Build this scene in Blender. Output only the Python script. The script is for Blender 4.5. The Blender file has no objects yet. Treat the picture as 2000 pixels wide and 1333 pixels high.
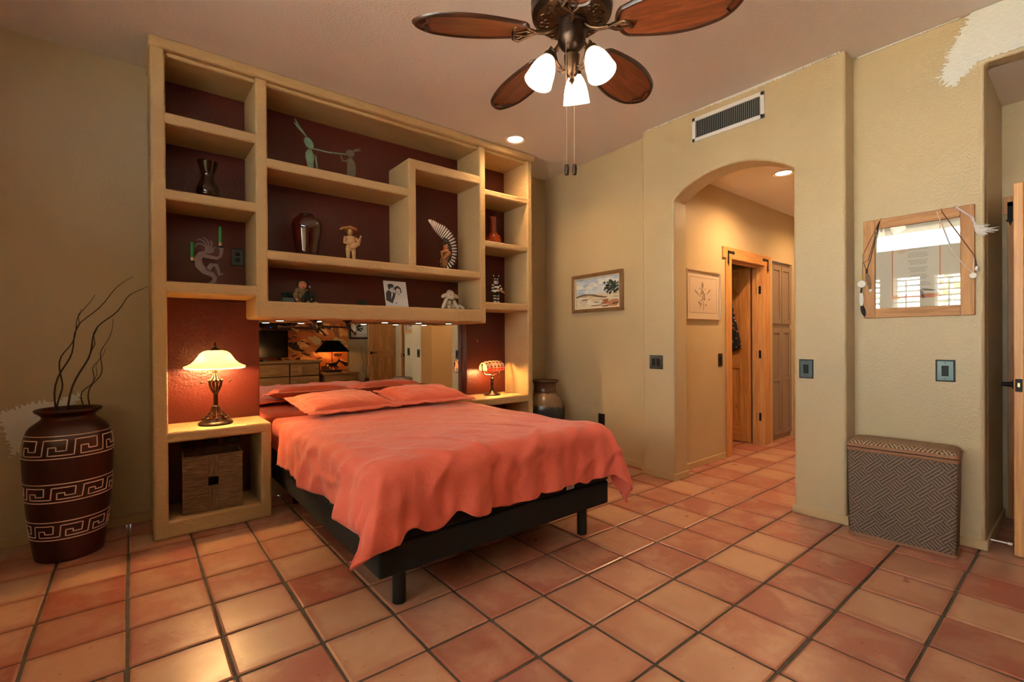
import bpy, math, random
from mathutils import Vector, Matrix, noise, Quaternion
R = math.radians
PI = math.pi
rnd = random.Random(7)
SC = bpy.context.scene
COL = SC.collection

# ------------------------------------------------------------------ camera
def cam_setup():
    yaw, pit, rol = R(38.917), R(-0.199), R(0.371)
    f = Vector((math.sin(yaw)*math.cos(pit), math.cos(yaw)*math.cos(pit), math.sin(pit)))
    r = Vector((math.cos(yaw), -math.sin(yaw), 0)); d = f.cross(r)
    r2 = r*math.cos(rol) + d*math.sin(rol); d2 = d*math.cos(rol) - r*math.sin(rol)
    cd = bpy.data.cameras.new('camera'); cd.sensor_width = 36; cd.lens = 922.2*36/2000
    cd.clip_start = 0.03; cd.clip_end = 200
    c = bpy.data.objects.new('camera', cd); COL.objects.link(c)
    m = Matrix.Identity(4)
    for i in range(3):
        m[i][0] = r2[i]; m[i][1] = -d2[i]; m[i][2] = -f[i]
    m[2][3] = 1.22
    c.matrix_world = m
    SC.camera = c
cam_setup()

# ------------------------------------------------------------------ world, daylight, exposure
SKY = 26.0
W = bpy.data.worlds.new('daylight'); SC.world = W; W.use_nodes = True
bgn = W.node_tree.nodes['Background']; bgn.inputs[0].default_value = (0.82, 0.92, 1.0, 1); bgn.inputs[1].default_value = SKY
SC.view_settings.view_transform = 'Standard'
SC.view_settings.look = 'None'
SC.view_settings.gamma = 1
SC.view_settings.use_curve_mapping = False
SC.view_settings.exposure = 0.1
SUN_W = 160.0
sd = bpy.data.lights.new('sun', 'SUN'); sd.energy = SUN_W; sd.color = (1.0, 0.97, 0.93); sd.angle = R(0.6)
sun = bpy.data.objects.new('sun', sd); COL.objects.link(sun); sun.location = (6, -2, 9); sun.rotation_euler = Vector((-0.62, 0.12, -0.78)).to_track_quat('-Z', 'Y').to_euler()
FAN_GLOW = 7.5
LAMP_L = 34.0
LAMP_R = 11.0
HALL_W = 120.0
CAN_W = 45.0
PUCK_W = 1.2

# ------------------------------------------------------------------ helpers: colour and materials
def lin(c):
    return tuple(((x/255)/12.92 if x/255 <= 0.04045 else ((x/255+0.055)/1.055)**2.4) for x in c)
MATS = {}
class NT:
    def __init__(s, name):
        s.m = bpy.data.materials.new(name); s.m.use_nodes = True
        s.t = s.m.node_tree; s.n = s.t.nodes; s.l = s.t.links
        s.b = s.n['Principled BSDF']; MATS[name] = s.m
        s.out = s.n['Material Output']
    def node(s, typ, **kw):
        n = s.n.new(typ)
        for k, v in kw.items():
            if k.startswith('i_'):
                n.inputs[int(k[2:])].default_value = v
            else:
                setattr(n, k, v)
        return n
    def link(s, a, b): s.l.new(a, b)
    def set(s, **kw):
        for k, v in kw.items():
            i = s.b.inputs[k.replace('_', ' ')]
            if k in ('Base_Color', 'Emission_Color', 'Sheen_Tint', 'Coat_Tint') and len(v) == 3: v = (*v, 1)
            i.default_value = v
    def coord(s, scale=(1,1,1), gen=False):
        tc = s.node('ShaderNodeTexCoord'); mp = s.node('ShaderNodeMapping')
        mp.inputs['Scale'].default_value = scale
        s.link(tc.outputs['Generated' if gen else 'Object'], mp.inputs[0]); return mp.outputs[0]
    def noise(s, vec, scale, detail=4, rough=0.55, dist=0):
        n = s.node('ShaderNodeTexNoise'); n.inputs['Scale'].default_value = scale
        n.inputs['Detail'].default_value = detail; n.inputs['Roughness'].default_value = rough
        n.inputs['Distortion'].default_value = dist
        s.link(vec, n.inputs['Vector']); return n.outputs['Fac']
    def ramp(s, fac, stops):
        r = s.node('ShaderNodeValToRGB'); e = r.color_ramp.elements
        while len(e) < len(stops): e.new(0.5)
        for i, (p, c) in enumerate(stops):
            e[i].position = p; e[i].color = (*c, 1) if len(c) == 3 else c
        s.link(fac, r.inputs[0]); return r.outputs[0]
    def mix(s, fac, a, b, mode='MIX'):
        m = s.node('ShaderNodeMix', data_type='RGBA', blend_type=mode)
        for sock, v in ((m.inputs[0], fac), (m.inputs[6], a), (m.inputs[7], b)):
            if hasattr(v, 'is_linked') or hasattr(v, 'links'): s.link(v, sock)
            elif isinstance(v, (int, float)): sock.default_value = v
            else: sock.default_value = (*v, 1)
        return m.outputs[2]
    def bump(s, h, strength=0.3, dist=0.01, prev=None):
        b = s.node('ShaderNodeBump'); b.inputs['Strength'].default_value = strength; b.inputs['Distance'].default_value = dist
        s.link(h, b.inputs['Height'])
        if prev: s.link(prev, b.inputs['Normal'])
        return b.outputs[0]
    def math(s, op, a, b=None):
        m = s.node('ShaderNodeMath', operation=op)
        for i, v in enumerate((a, b)):
            if v is None: continue
            if isinstance(v, (int, float)): m.inputs[i].default_value = v
            else: s.link(v, m.inputs[i])
        return m.outputs[0]

def mat_plain(name, col, rough=0.5, metal=0.0, bump=None, var=0.0, coat=0, spec=0.5, scale=8):
    m = NT(name); c = lin(col)
    m.set(Base_Color=c, Roughness=rough, Metallic=metal, Coat_Weight=coat)
    m.b.inputs['Specular IOR Level'].default_value = spec
    if var or bump: v = m.coord()
    if var:
        f = m.noise(v, scale, 5)
        col2 = m.ramp(f, [(0.3, tuple(x*(1-var) for x in c)), (0.7, tuple(min(1, x*(1+var)) for x in c))])
        m.link(col2, m.b.inputs['Base Color'])
    if bump:
        h = m.noise(v, bump[0], 4)
        m.link(m.bump(h, bump[1], bump[2] if len(bump) > 2 else 0.01), m.b.inputs['Normal'])
    return m.m
def mat_emit(name, col, strength, base=None, rough=0.3):
    m = NT(name); m.set(Base_Color=lin(base or col), Roughness=rough, Emission_Color=lin(col), Emission_Strength=strength); return m.m
def mat_wood(name, c1, c2, axis=2, rough=0.45, scale=1.0, knots=0.0, coat=0.0, ring=9):
    m = NT(name); sc = [ring*scale]*3; sc[axis] = 0.7*scale
    v = m.coord(tuple(sc))
    f = m.noise(v, 2.2, 6, 0.6, 1.2)
    g = m.noise(m.coord(tuple((180*scale if i != axis else 4*scale) for i in range(3))), 1.0, 3)
    f2 = m.math('ADD', m.math('MULTIPLY', f, 0.75), m.math('MULTIPLY', g, 0.25))
    a, b = lin(c1), lin(c2)
    col = m.ramp(f2, [(0.3, b), (0.48, tuple((x+y)/2 for x, y in zip(a, b))), (0.62, a)])
    if knots:
        vo = m.node('ShaderNodeTexVoronoi'); vo.inputs['Scale'].default_value = 2.6
        s2 = [1.5]*3; s2[axis] = 0.8
        m.link(m.coord(tuple(s2)), vo.inputs['Vector'])
        k = m.ramp(vo.outputs['Distance'], [(0.03, (1,1,1)), (0.11, (0,0,0))])
        kk = m.math('MULTIPLY', k, knots)
        col = m.mix(kk, col, tuple(x*0.22 for x in b))
    m.link(col, m.b.inputs['Base Color']); m.set(Roughness=rough, Coat_Weight=coat)
    m.link(m.bump(g, 0.12, 0.002), m.b.inputs['Normal'])
    return m.m
def mat_plaster(name, col, bscale=70, bstr=0.25, rough=0.5, var=0.05, big=0.0, spec=0.4):
    m = NT(name); c = lin(col); v = m.coord()
    f = m.noise(v, 1.7, 5)
    cc = m.ramp(f, [(0.25, tuple(x*(1-var) for x in c)), (0.75, tuple(min(1, x*(1+var)) for x in c))])
    m.link(cc, m.b.inputs['Base Color'])
    h = m.noise(v, bscale, 3, 0.5)
    nb = m.bump(h, bstr, 0.006)
    if big:
        h2 = m.noise(m.coord((1, 1, 2.0)), 22, 4, 0.6)
        nb = m.bump(h2, big, 0.015, nb)
    m.link(nb, m.b.inputs['Normal']); m.set(Roughness=rough)
    m.b.inputs['Specular IOR Level'].default_value = spec
    return m.m
def mat_print(name, rough=0.6, coat=0.0):
    m = NT(name); a = m.node('ShaderNodeVertexColor', layer_name='Col')
    m.link(a.outputs[0], m.b.inputs['Base Color']); m.set(Roughness=rough, Coat_Weight=coat)
    return m.m
def mat_pane(name, tint=(1,1,1), rough=0.0, boost=1.0):
    m = NT(name); n = m.n; n.remove(m.b)
    fr = m.node('ShaderNodeFresnel'); ge = m.node('ShaderNodeNewGeometry')
    m.link(m.math('SUBTRACT', 1.55, m.math('MULTIPLY', ge.outputs['Backfacing'], 1.55-1/1.55)), fr.inputs[0])
    f = m.math('MINIMUM', m.math('MULTIPLY', fr.outputs[0], 1.0*boost), 1.0)
    tr = m.node('ShaderNodeBsdfTransparent'); tr.inputs[0].default_value = (*tint, 1)
    gl = m.node('ShaderNodeBsdfGlossy'); gl.inputs['Roughness'].default_value = rough
    mx = m.node('ShaderNodeMixShader'); m.link(f, mx.inputs[0]); m.link(tr.outputs[0], mx.inputs[1]); m.link(gl.outputs[0], mx.inputs[2])
    m.link(mx.outputs[0], m.out.inputs[0]); return m.m

TAN = (186, 164, 126)
M_wall = mat_plaster('tan_wall_paint', TAN, 90, 0.38, 0.40, 0.05)
M_ceil = mat_plaster('ceiling_texture', (240, 232, 226), 60, 0.35, 0.7, 0.03)
M_stucco = mat_plaster('troweled_stucco', (188, 156, 108), 55, 0.5, 0.6, 0.07, 0.6)
M_red = mat_plaster('oxblood_plaster', (84, 29, 19), 75, 0.5, 0.36, 0.08, spec=0.5)
M_base = mat_plain('baseboard_tan', (188, 160, 116), 0.4, bump=(40, 0.1))
M_white = mat_plain('white_patch_paint', (226, 222, 212), 0.55, bump=(60, 0.25))
M_grout = mat_plain('dark_grout', (84, 76, 64), 0.85, bump=(120, 0.5), var=0.25, scale=14)
M_black = mat_plain('matte_black', (10, 10, 9), 0.55)
M_blackcloth = mat_plain('black_upholstery', (9, 10, 8), 0.85, bump=(400, 0.2, 0.002))
M_bronze = mat_plain('aged_bronze', (86, 62, 42), 0.32, 0.85, var=0.3, scale=14)
M_darkbronze = mat_plain('dark_bronze', (58, 43, 33), 0.34, 0.8, var=0.3, scale=14)
M_iron = mat_plain('black_iron', (24, 22, 20), 0.5, 0.6)
M_plate = mat_plain('brushed_nickel', (80, 90, 88), 0.36, 0.85)
M_whitemetal = mat_plain('white_enamel', (232, 230, 224), 0.35)
M_mirror = mat_plain('mirror_silver', (225, 225, 222), 0.0, 1.0)
M_pine = mat_wood('knotty_pine', (206, 146, 78), (160, 96, 40), 2, 0.38, 1.0, 0.9, 0.2)
M_pineh = mat_wood('knotty_pine_rail', (206, 146, 78), (160, 96, 40), 0, 0.38, 1.0, 0.6, 0.2)
M_pineplain = mat_wood('clear_pine', (206, 148, 86), (170, 108, 52), 2, 0.42, 1.3)
M_pineplainh = mat_wood('clear_pine_rail', (206, 148, 86), (170, 108, 52), 0, 0.42, 1.3)
M_pineedge = mat_wood('pine_edge_grain', (214, 158, 96), (176, 112, 60), 2, 0.45, 0.9, ring=22)
M_oak = mat_wood('oak_furniture', (176, 128, 74), (134, 90, 46), 0, 0.42, 1.0)
M_rustic = mat_wood('rustic_frame_wood', (190, 138, 86), (142, 92, 50), 0, 0.6, 1.4, 0.8)
M_rusticv = mat_wood('rustic_frame_wood_upright', (190, 138, 86), (142, 92, 50), 2, 0.6, 1.4, 0.8)
M_blade = mat_wood('walnut_blade', (142, 76, 42), (84, 40, 20), 0, 0.3, 2.2, coat=0.25)
M_bladerim = mat_wood('walnut_blade_rim', (66, 36, 20), (36, 18, 10), 0, 0.3, 2.2, coat=0.25)
M_opal = mat_emit('opal_glass_lit', (255, 236, 208), FAN_GLOW, (250, 240, 225))
M_cab = mat_plain('taupe_cabinet', (134, 112, 94), 0.32)
M_print = mat_print('flat_print')
M_printgloss = mat_print('flat_print_gloss', 0.35)
M_glass = mat_pane('clear_glass', (0.97, 0.98, 0.97))
M_artglass = mat_pane('art_glass', (0.98, 0.98, 0.97), 0.0, 1.0)

def mat_tile():
    m = NT('saltillo_tile'); oi = m.node('ShaderNodeObjectInfo')
    tc = m.node('ShaderNodeTexCoord'); add = m.node('ShaderNodeVectorMath', operation='MULTIPLY_ADD')
    cmb = m.node('ShaderNodeCombineXYZ')
    for i in range(3): m.link(oi.outputs['Random'], cmb.inputs[i])
    m.link(cmb.outputs[0], add.inputs[0]); add.inputs[1].default_value = (77, 43, 19); m.link(tc.outputs['Object'], add.inputs[2])
    v = add.outputs[0]
    base = m.ramp(oi.outputs['Random'], [(0.0, lin((150, 82, 66))), (0.16, lin((182, 119, 97))), (0.32, lin((160, 87, 70))), (0.48, lin((194, 144, 114))), (0.62, lin((158, 95, 84))), (0.76, lin((180, 111, 93))), (0.88, lin((198, 154, 122))), (1.0, lin((166, 97, 80)))])
    n1 = m.noise(v, 4.5, 6, 0.62, 0.25)
    f1 = m.ramp(n1, [(0.46, (0,0,0)), (0.58, (1,1,1))])
    c = m.mix(m.math('MULTIPLY', f1, 0.5), base, lin((202, 160, 128)))
    # reddish flashed border along two edges of the tile
    sx = m.node('ShaderNodeSeparateXYZ'); m.link(tc.outputs['Object'], sx.inputs[0])
    ax = m.math('ABSOLUTE', sx.outputs[0]); ay = m.math('ABSOLUTE', sx.outputs[1])
    mx = m.math('MAXIMUM', m.math('MULTIPLY', ax, 0.9), ay)
    edge = m.ramp(m.math('ADD', mx, m.math('MULTIPLY', m.noise(v, 9, 3), 0.06)), [(0.135, (0,0,0)), (0.165, (1,1,1))])
    c = m.mix(m.math('MULTIPLY', edge, 0.45), c, lin((158, 86, 66)))
    st = m.ramp(m.noise(v, 2.2, 3, 0.5), [(0.5, (0,0,0)), (0.68, (1,1,1))])
    c = m.mix(m.math('MULTIPLY', st, 0.35), c, lin((134, 74, 58)))
    n2 = m.noise(v, 38, 4, 0.65)
    sp = m.ramp(n2, [(0.66, (0,0,0)), (0.72, (1,1,1))])
    c = m.mix(m.math('MULTIPLY', sp, 0.55), c, lin((104, 46, 28)))
    m.link(c, m.b.inputs['Base Color'])
    rr = m.ramp(n1, [(0.3, (0.27,)*3), (0.75, (0.42,)*3)]); m.link(rr, m.b.inputs['Roughness'])
    h = m.noise(v, 14, 4, 0.6); nb = m.bump(h, 0.22, 0.006); nb = m.bump(n2, 0.1, 0.002, nb)
    m.link(nb, m.b.inputs['Normal']); m.set(Coat_Weight=0.12, Coat_Roughness=0.22)
    return m.m
M_tile = mat_tile()

def mat_cloth(name, col, col2=None, rough=0.75, fine=600):
    m = NT(name); c = lin(col); v = m.coord()
    f = m.noise(v, 3, 4)
    m.link(m.ramp(f, [(0.3, tuple(x*0.93 for x in c)), (0.7, tuple(min(1, x*1.06) for x in c))]), m.b.inputs['Base Color'])
    nb = m.bump(m.noise(v, 9, 5, 0.62, 1.4), 0.28, 0.03); nb = m.bump(m.noise(v, 38, 4, 0.6), 0.16, 0.008, nb); nb = m.bump(m.noise(v, fine, 2), 0.12, 0.001, nb)
    m.link(nb, m.b.inputs['Normal']); m.set(Roughness=rough, Sheen_Weight=0.25, Sheen_Roughness=0.4)
    m.b.inputs['Specular IOR Level'].default_value = 0.25
    return m.m
M_coral = mat_cloth('coral_cotton', (216, 98, 76))
M_coral2 = mat_cloth('coral_cotton_sham', (220, 104, 80))

def mat_hamper(name, S, dark, light, ax=(1, 2)):
    m = NT(name); tc = m.node('ShaderNodeTexCoord'); sp = m.node('ShaderNodeSeparateXYZ'); m.link(tc.outputs['Object'], sp.inputs[0])
    a, b = sp.outputs[ax[0]], sp.outputs[ax[1]]
    u = m.math('MULTIPLY', m.math('ADD', a, b), S); w = m.math('MULTIPLY', m.math('SUBTRACT', a, b), S)
    chk = m.math('FLOORED_MODULO', m.math('ADD', m.math('FLOOR', u), m.math('FLOOR', m.math('MULTIPLY', w, 0.5))), 2.0)
    su = m.math('PINGPONG', m.math('MULTIPLY', u, 3.0), 0.5); sw = m.math('PINGPONG', m.math('MULTIPLY', w, 3.0), 0.5)
    st = m.math('ADD', m.math('MULTIPLY', su, chk), m.math('MULTIPLY', sw, m.math('SUBTRACT', 1.0, chk)))
    nz = m.noise(m.coord(), 170, 3)
    t = m.math('ADD', m.math('MULTIPLY', st, 1.5), m.math('MULTIPLY', m.math('SUBTRACT', nz, 0.5), 0.9))
    m.link(m.ramp(t, [(0.12, lin(dark)), (0.5, lin(light))]), m.b.inputs['Base Color'])
    m.link(m.bump(t, 0.6, 0.004), m.b.inputs['Normal']); m.set(Roughness=0.7); return m.m
M_hamp = mat_hamper('woven_raffia', 15.0, (60, 46, 36), (122, 101, 83))
M_hamptop = mat_hamper('woven_raffia_lid', 17.0, (62, 44, 32), (172, 140, 110), (0, 1))
M_hampside = mat_hamper('woven_raffia_side', 13.0, (42, 30, 22), (84, 62, 46), (0, 2))
def mat_seagrass(name, axis):
    m = NT(name); sc = [260]*3; sc[axis] = 18
    f = m.noise(m.coord(tuple(sc)), 1.0, 4, 0.6)
    m.link(m.ramp(f, [(0.3, lin((58, 42, 28))), (0.55, lin((112, 84, 56))), (0.75, lin((150, 122, 90)))]), m.b.inputs['Base Color'])
    m.link(m.bump(f, 0.7, 0.004), m.b.inputs['Normal']); m.set(Roughness=0.75); return m.m
M_sgv = mat_seagrass('seagrass_upright', 2); M_sgh = mat_seagrass('seagrass_level', 0)

# ------------------------------------------------------------------ helpers: geometry
class B:
    """collects vertices and faces for ONE mesh"""
    def __init__(s): s.v = []; s.f = []; s.c = []
    def add(s, vs, fs, col=None):
        o = len(s.v); s.v += [tuple(v) for v in vs]; s.f += [tuple(i+o for i in f) for f in fs]
        s.c += [col]*len(fs); return s
    def box(s, x0, y0, z0, x1, y1, z1):
        return s.add([(x0,y0,z0),(x1,y0,z0),(x1,y1,z0),(x0,y1,z0),(x0,y0,z1),(x1,y0,z1),(x1,y1,z1),(x0,y1,z1)],
                     [(0,3,2,1),(4,5,6,7),(0,1,5,4),(1,2,6,5),(2,3,7,6),(3,0,4,7)])
    def obox(s, m, sx, sy, sz):
        vs = [m @ Vector((x*sx/2, y*sy/2, z*sz/2)) for z in (-1,1) for x, y in ((-1,-1),(1,-1),(1,1),(-1,1))]
        return s.add(vs, [(0,3,2,1),(4,5,6,7),(0,1,5,4),(1,2,6,5),(2,3,7,6),(3,0,4,7)])
    def lathe(s, prof, c=(0,0,0), n=32, axis=None, close=True):
        q = Quaternion((1,0,0,0)) if axis is None else Vector((0,0,1)).rotation_difference(Vector(axis))
        c = Vector(c); vs = []; fs = []; k = len(prof)
        for i in range(n):
            a = 2*PI*i/n
            for r, z in prof: vs.append(c + q @ Vector((r*math.cos(a), r*math.sin(a), z)))
        for i in range(n):
            j = (i+1) % n
            for t in range(k-1): fs.append((i*k+t, j*k+t, j*k+t+1, i*k+t+1))
        if close:
            if prof[0][0] > 1e-5: fs.append(tuple(i*k for i in reversed(range(n))))
            if prof[-1][0] > 1e-5: fs.append(tuple(i*k+k-1 for i in range(n)))
        return s.add(vs, fs)
    def cyl(s, p0, p1, r0, r1=None, n=12):
        p0, p1 = Vector(p0), Vector(p1); r1 = r0 if r1 is None else r1
        return s.lathe([(r0, 0), (r1, (p1-p0).length)], p0, n, p1-p0)
    def sph(s, c, r, n=12, m=8, rot=None):
        if isinstance(r, (int, float)): r = (r, r, r)
        c = Vector(c); vs = []; fs = []
        for j in range(m+1):
            t = PI*j/m
            for i in range(n):
                a = 2*PI*i/n
                p = Vector((r[0]*math.sin(t)*math.cos(a), r[1]*math.sin(t)*math.sin(a), r[2]*math.cos(t)))
                if rot: p = rot @ p
                vs.append(c+p)
        for j in range(m):
            for i in range(n):
                k = (i+1) % n
                if j == 0: fs.append((i, n+i, n+k))
                elif j == m-1: fs.append((j*n+i, (j+1)*n+i, j*n+k))
                else: fs.append((j*n+i, (j+1)*n+i, (j+1)*n+k, j*n+k))
        return s.add(vs, fs)
    def limb(s, p0, p1, r0, r1, n=10):
        s.cyl(p0, p1, r0, r1, n); s.sph(p0, r0, n, 6); return s.sph(p1, r1, n, 6)
    def tube(s, pts, r, n=8, cap=True):
        pts = [Vector(p) for p in pts]; k = len(pts)
        rs = r if isinstance(r, (list, tuple)) else [r]*k
        vs = []; fs = []; prev = None
        for i, p in enumerate(pts):
            d = (pts[min(i+1, k-1)] - pts[max(i-1, 0)]).normalized()
            if prev is None:
                u = d.orthogonal().normalized()
            else:
                u = (prev - d*prev.dot(d)); u = u.normalized() if u.length > 1e-6 else d.orthogonal().normalized()
            prev = u; w = d.cross(u)
            for j in range(n):
                a = 2*PI*j/n; vs.append(p + (u*math.cos(a) + w*math.sin(a))*rs[i])
        for i in range(k-1):
            for j in range(n):
                q = (j+1) % n; fs.append((i*n+j, i*n+q, (i+1)*n+q, (i+1)*n+j))
        if cap:
            fs.append(tuple(reversed(range(n)))); fs.append(tuple((k-1)*n+j for j in range(n)))
        return s.add(vs, fs)
    def prism(s, poly, t, m=None):
        """poly in local XY, extruded along Z by t, then matrix m"""
        m = m or Matrix.Identity(4); k = len(poly)
        vs = [m @ Vector((x, y, 0)) for x, y in poly] + [m @ Vector((x, y, t)) for x, y in poly]
        fs = [tuple(reversed(range(k))), tuple(range(k, 2*k))] + [(i, (i+1) % k, k+(i+1) % k, k+i) for i in range(k)]
        return s.add(vs, fs)
    def strip(s, pts, ws, t, m):
        """flat ribbon through 2-D points with widths, as a plate of thickness t"""
        L = []; Rr = []
        for i, p in enumerate(pts):
            a = Vector(pts[max(i-1, 0)]); b = Vector(pts[min(i+1, len(pts)-1)]); d = (b-a).normalized(); nn = Vector((-d.y, d.x))
            w = ws[i] if isinstance(ws, (list, tuple)) else ws
            L.append(Vector(p)+nn*w/2); Rr.append(Vector(p)-nn*w/2)
        for i in range(len(pts)-1):
            s.prism([Rr[i], Rr[i+1], L[i+1], L[i]], t, m)
        return s
    def ell(s, c, rx, ry, t, m, rot=0, n=20):
        ca, sa = math.cos(rot), math.sin(rot)
        return s.prism([(c[0]+rx*math.cos(a)*ca-ry*math.sin(a)*sa, c[1]+rx*math.cos(a)*sa+ry*math.sin(a)*ca) for a in [2*PI*i/n for i in range(n)]], t, m)

def mesh(name, b, mat, smooth=35):
    me = bpy.data.meshes.new(name); me.from_pydata(b.v, [], b.f)
    if any(c is not None for c in b.c):
        ca = me.color_attributes.new('Col', 'FLOAT_COLOR', 'CORNER')
        for p, c in zip(me.polygons, b.c):
            for li in p.loop_indices: ca.data[li].color = (*lin(c or (200,200,200)), 1)
    me.materials.append(mat)
    if smooth:
        me.shade_smooth(); me.set_sharp_from_angle(angle=R(smooth))
    me.validate(); me.update()
    return me
def obj(name, b, mat, parent=None, smooth=35, bevel=0, seg=2, label=None, loc=None):
    o = bpy.data.objects.new(name, mesh(name, b, mat, smooth) if isinstance(b, B) else b); COL.objects.link(o)
    if parent is not None: o.parent = parent
    if loc: o.location = loc
    if bevel:
        md = o.modifiers.new('bevel', 'BEVEL'); md.width = bevel; md.segments = seg; md.limit_method = 'ANGLE'; md.angle_limit = R(40)
    if label: o['label'] = label
    return o
def tag(o, label, cat, group=None):
    o['label'] = label; o['category'] = cat
    if group: o['group'] = group
    return o
def thing(name, label, cat, loc=(0,0,0), rz=0, group=None):
    o = bpy.data.objects.new(name, None); COL.objects.link(o); o.empty_display_size = 0.05
    o.location = loc; o.rotation_euler = (0, 0, rz); return tag(o, label, cat, group)
def struct(name, b, mat, parent=None, label=None, bevel=0, smooth=35, cat=None, seg=2):
    o = obj(name, b, mat, parent, smooth, bevel, seg, label)
    if parent is None: o['kind'] = 'structure'
    return o
def sroot(name, label, loc=(0,0,0), rz=0):
    o = bpy.data.objects.new(name, None); COL.objects.link(o); o.location = loc; o.rotation_euler = (0,0,rz)
    o['kind'] = 'structure'; o['label'] = label; return o
def bx(*a): return B().box(*a)
def frame_xz(y=0):   # local XY -> world XZ plane, thickness toward -Y ... plate normal along Y
    return Matrix(((1,0,0,0),(0,0,-1,y),(0,1,0,0),(0,0,0,1)))
def lathe_obj(name, prof, mat, parent, n=40, smooth=40, label=None):
    return obj(name, B().lathe(prof, n=n), mat, parent, smooth, label=label)
def prints(polys, m, dz=0.0003):
    """flat print: list of (poly, rgb) laid over one another"""
    b = B()
    for i, (p, c) in enumerate(polys):
        b.add([m @ Vector((x, y, i*dz)) for x, y in p], [tuple(range(len(p)))], c)
    return b
def rect(x0, y0, x1, y1): return [(x0,y0),(x1,y0),(x1,y1),(x0,y1)]
def dab(x, y, rx, ry, r=rnd, n=9, rot=0, jit=0.3):
    o = []
    for i in range(n):
        a = 2*PI*i/n; k = 1+r.uniform(-jit, jit); px, py = rx*k*math.cos(a), ry*k*math.sin(a)
        o.append((x+px*math.cos(rot)-py*math.sin(rot), y+px*math.sin(rot)+py*math.cos(rot)))
    return o
def clip(p, x0, y0, x1, y1): return [(min(max(x, x0), x1), min(max(y, y0), y1)) for x, y in p]
def lamp(name, kind, loc, watts, col, parent=None, size=0.03, spot=None, blend=0.6):
    ld = bpy.data.lights.new(name, kind); ld.energy = watts; ld.color = lin(col)
    if kind in ('POINT', 'SPOT'): ld.shadow_soft_size = size
    if kind == 'SPOT': ld.spot_size = R(spot or 100); ld.spot_blend = blend
    o = bpy.data.objects.new(name, ld); COL.objects.link(o); o.location = loc
    if parent is not None: o.parent = parent
    return o

# ------------------------------------------------------------------ room shell
CZ = 3.085; YB = 4.07; XL = -1.2; YF = -1.75; XC = 3.775; XB = 3.605
PITCH = 0.3085; TX0 = -0.02; TY0 = 0.425
fl = bx(XL-0.1, YF-0.1, -0.12, 7.1, YB+0.1, -0.007)
floor = struct('floor', fl, M_grout, label='terracotta saltillo tile floor with dark grout', smooth=0)
# tiles
def tile_mesh(k):
    r = random.Random(100+k); b = B(); h = 0.1474; n = 5; vs = []; fs = []
    br = 0.007
    us = [-h, -h+br, 0, h-br, h]
    for j, y in enumerate(us):
        for i, x in enumerate(us):
            e = (i in (0, 4)) + (j in (0, 4))
            z = -0.0035*e - (0.0 if e else r.uniform(0, 0.0004))
            if e == 2: z = -0.006
            jx = r.uniform(-0.0012, 0.0012) if e else 0
            vs.append((x+jx, y+(r.uniform(-0.0012, 0.0012) if e else 0), z))
    for j in range(4):
        for i in range(4): fs.append((j*5+i, j*5+i+1, j*5+i+6, j*5+i+5))
    ring = [0,1,2,3,4,9,14,19,24,23,22,21,20,15,10,5]; o = len(vs)
    for q in ring: vs.append((vs[q][0], vs[q][1], -0.012))
    for a in range(16): fs.append((ring[a], o+a, o+(a+1) % 16, ring[(a+1) % 16]))
    b.add(vs, fs)
    return mesh('floor_tile', b, M_tile, 12)
TM = [tile_mesh(k) for k in range(6)]
tiles = []
for i in range(-7, 23):
    for j in range(-7, 12):
        cx = TX0 + (i+0.5)*PITCH; cy = TY0 + (j+0.5)*PITCH
        room = XL < cx+0.1 and cx-0.1 < 3.78 and cy < 4.1
        hall = cx > 3.6 and 0.95 < cy+0.1 and cy-0.12 < 2.62
        alc = cx > 3.6 and cx < 4.7 and cy < 0.45
        clo = 4.8 < cx < 5.8 and cy < 3.5
        if not (room or hall or alc or clo): continue
        fwd = cx*0.628+cy*0.778; lat = cx*0.778-cy*0.628
        hid = (0.85 < cx < 2.3 and cy > 2.6) or (cx > 3.95 and cy > 2.6) or cy > 4.02
        vis = fwd > 0.5 and abs(lat) < 1.13*fwd+0.25 and not hid
        tiles.append((not vis, fwd*fwd+lat*lat, cx, cy))
tiles.sort()
stuff = B()
for k, (hid, d, cx, cy) in enumerate(tiles):
    me = TM[rnd.randrange(6)]
    rot = rnd.choice((0, PI/2, PI, -PI/2)); jx, jy = rnd.uniform(-0.002, 0.002), rnd.uniform(-0.002, 0.002)
    if k < 298 and not hid:
        o = bpy.data.objects.new('floor_tile', me); COL.objects.link(o); o.parent = floor
        o.location = (cx+jx, cy+jy, 0); o.rotation_euler = (0, 0, rot + rnd.uniform(-0.006, 0.006))
    else:
        stuff.add([(v.co.x+cx, v.co.y+cy, v.co.z) for v in me.vertices], [tuple(p.vertices) for p in me.polygons])
so = obj('floor_tile_rest', stuff, M_tile, floor, 12); so['kind'] = 'stuff'

struct('ceiling', bx(XL-0.4, YF-0.2, CZ, 7.1, YB+0.2, CZ+0.12), M_ceil, label='pinkish beige textured bedroom ceiling', smooth=0)  # slab carried on unseen over the hall to block stray sun
struct('wall_back', bx(XL-0.1, YB, 0, 4.0, YB+0.12, CZ), M_wall, label='dark tan plaster wall behind the shelf unit', smooth=0)
struct('wall_front', bx(XL-0.1, YF-0.12, 0, 4.8, YF, CZ), M_wall, label='tan wall with the orange mural', smooth=0)
# wall A (slightly skewed) between the corner and the arch pier
wa = B().prism([(3.72, 2.56), (3.90, 2.56), (3.98, YB), (3.80, YB)], CZ)
struct('wall_right', wa, M_wall, label='tan wall carrying the beach painting', smooth=0)
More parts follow.
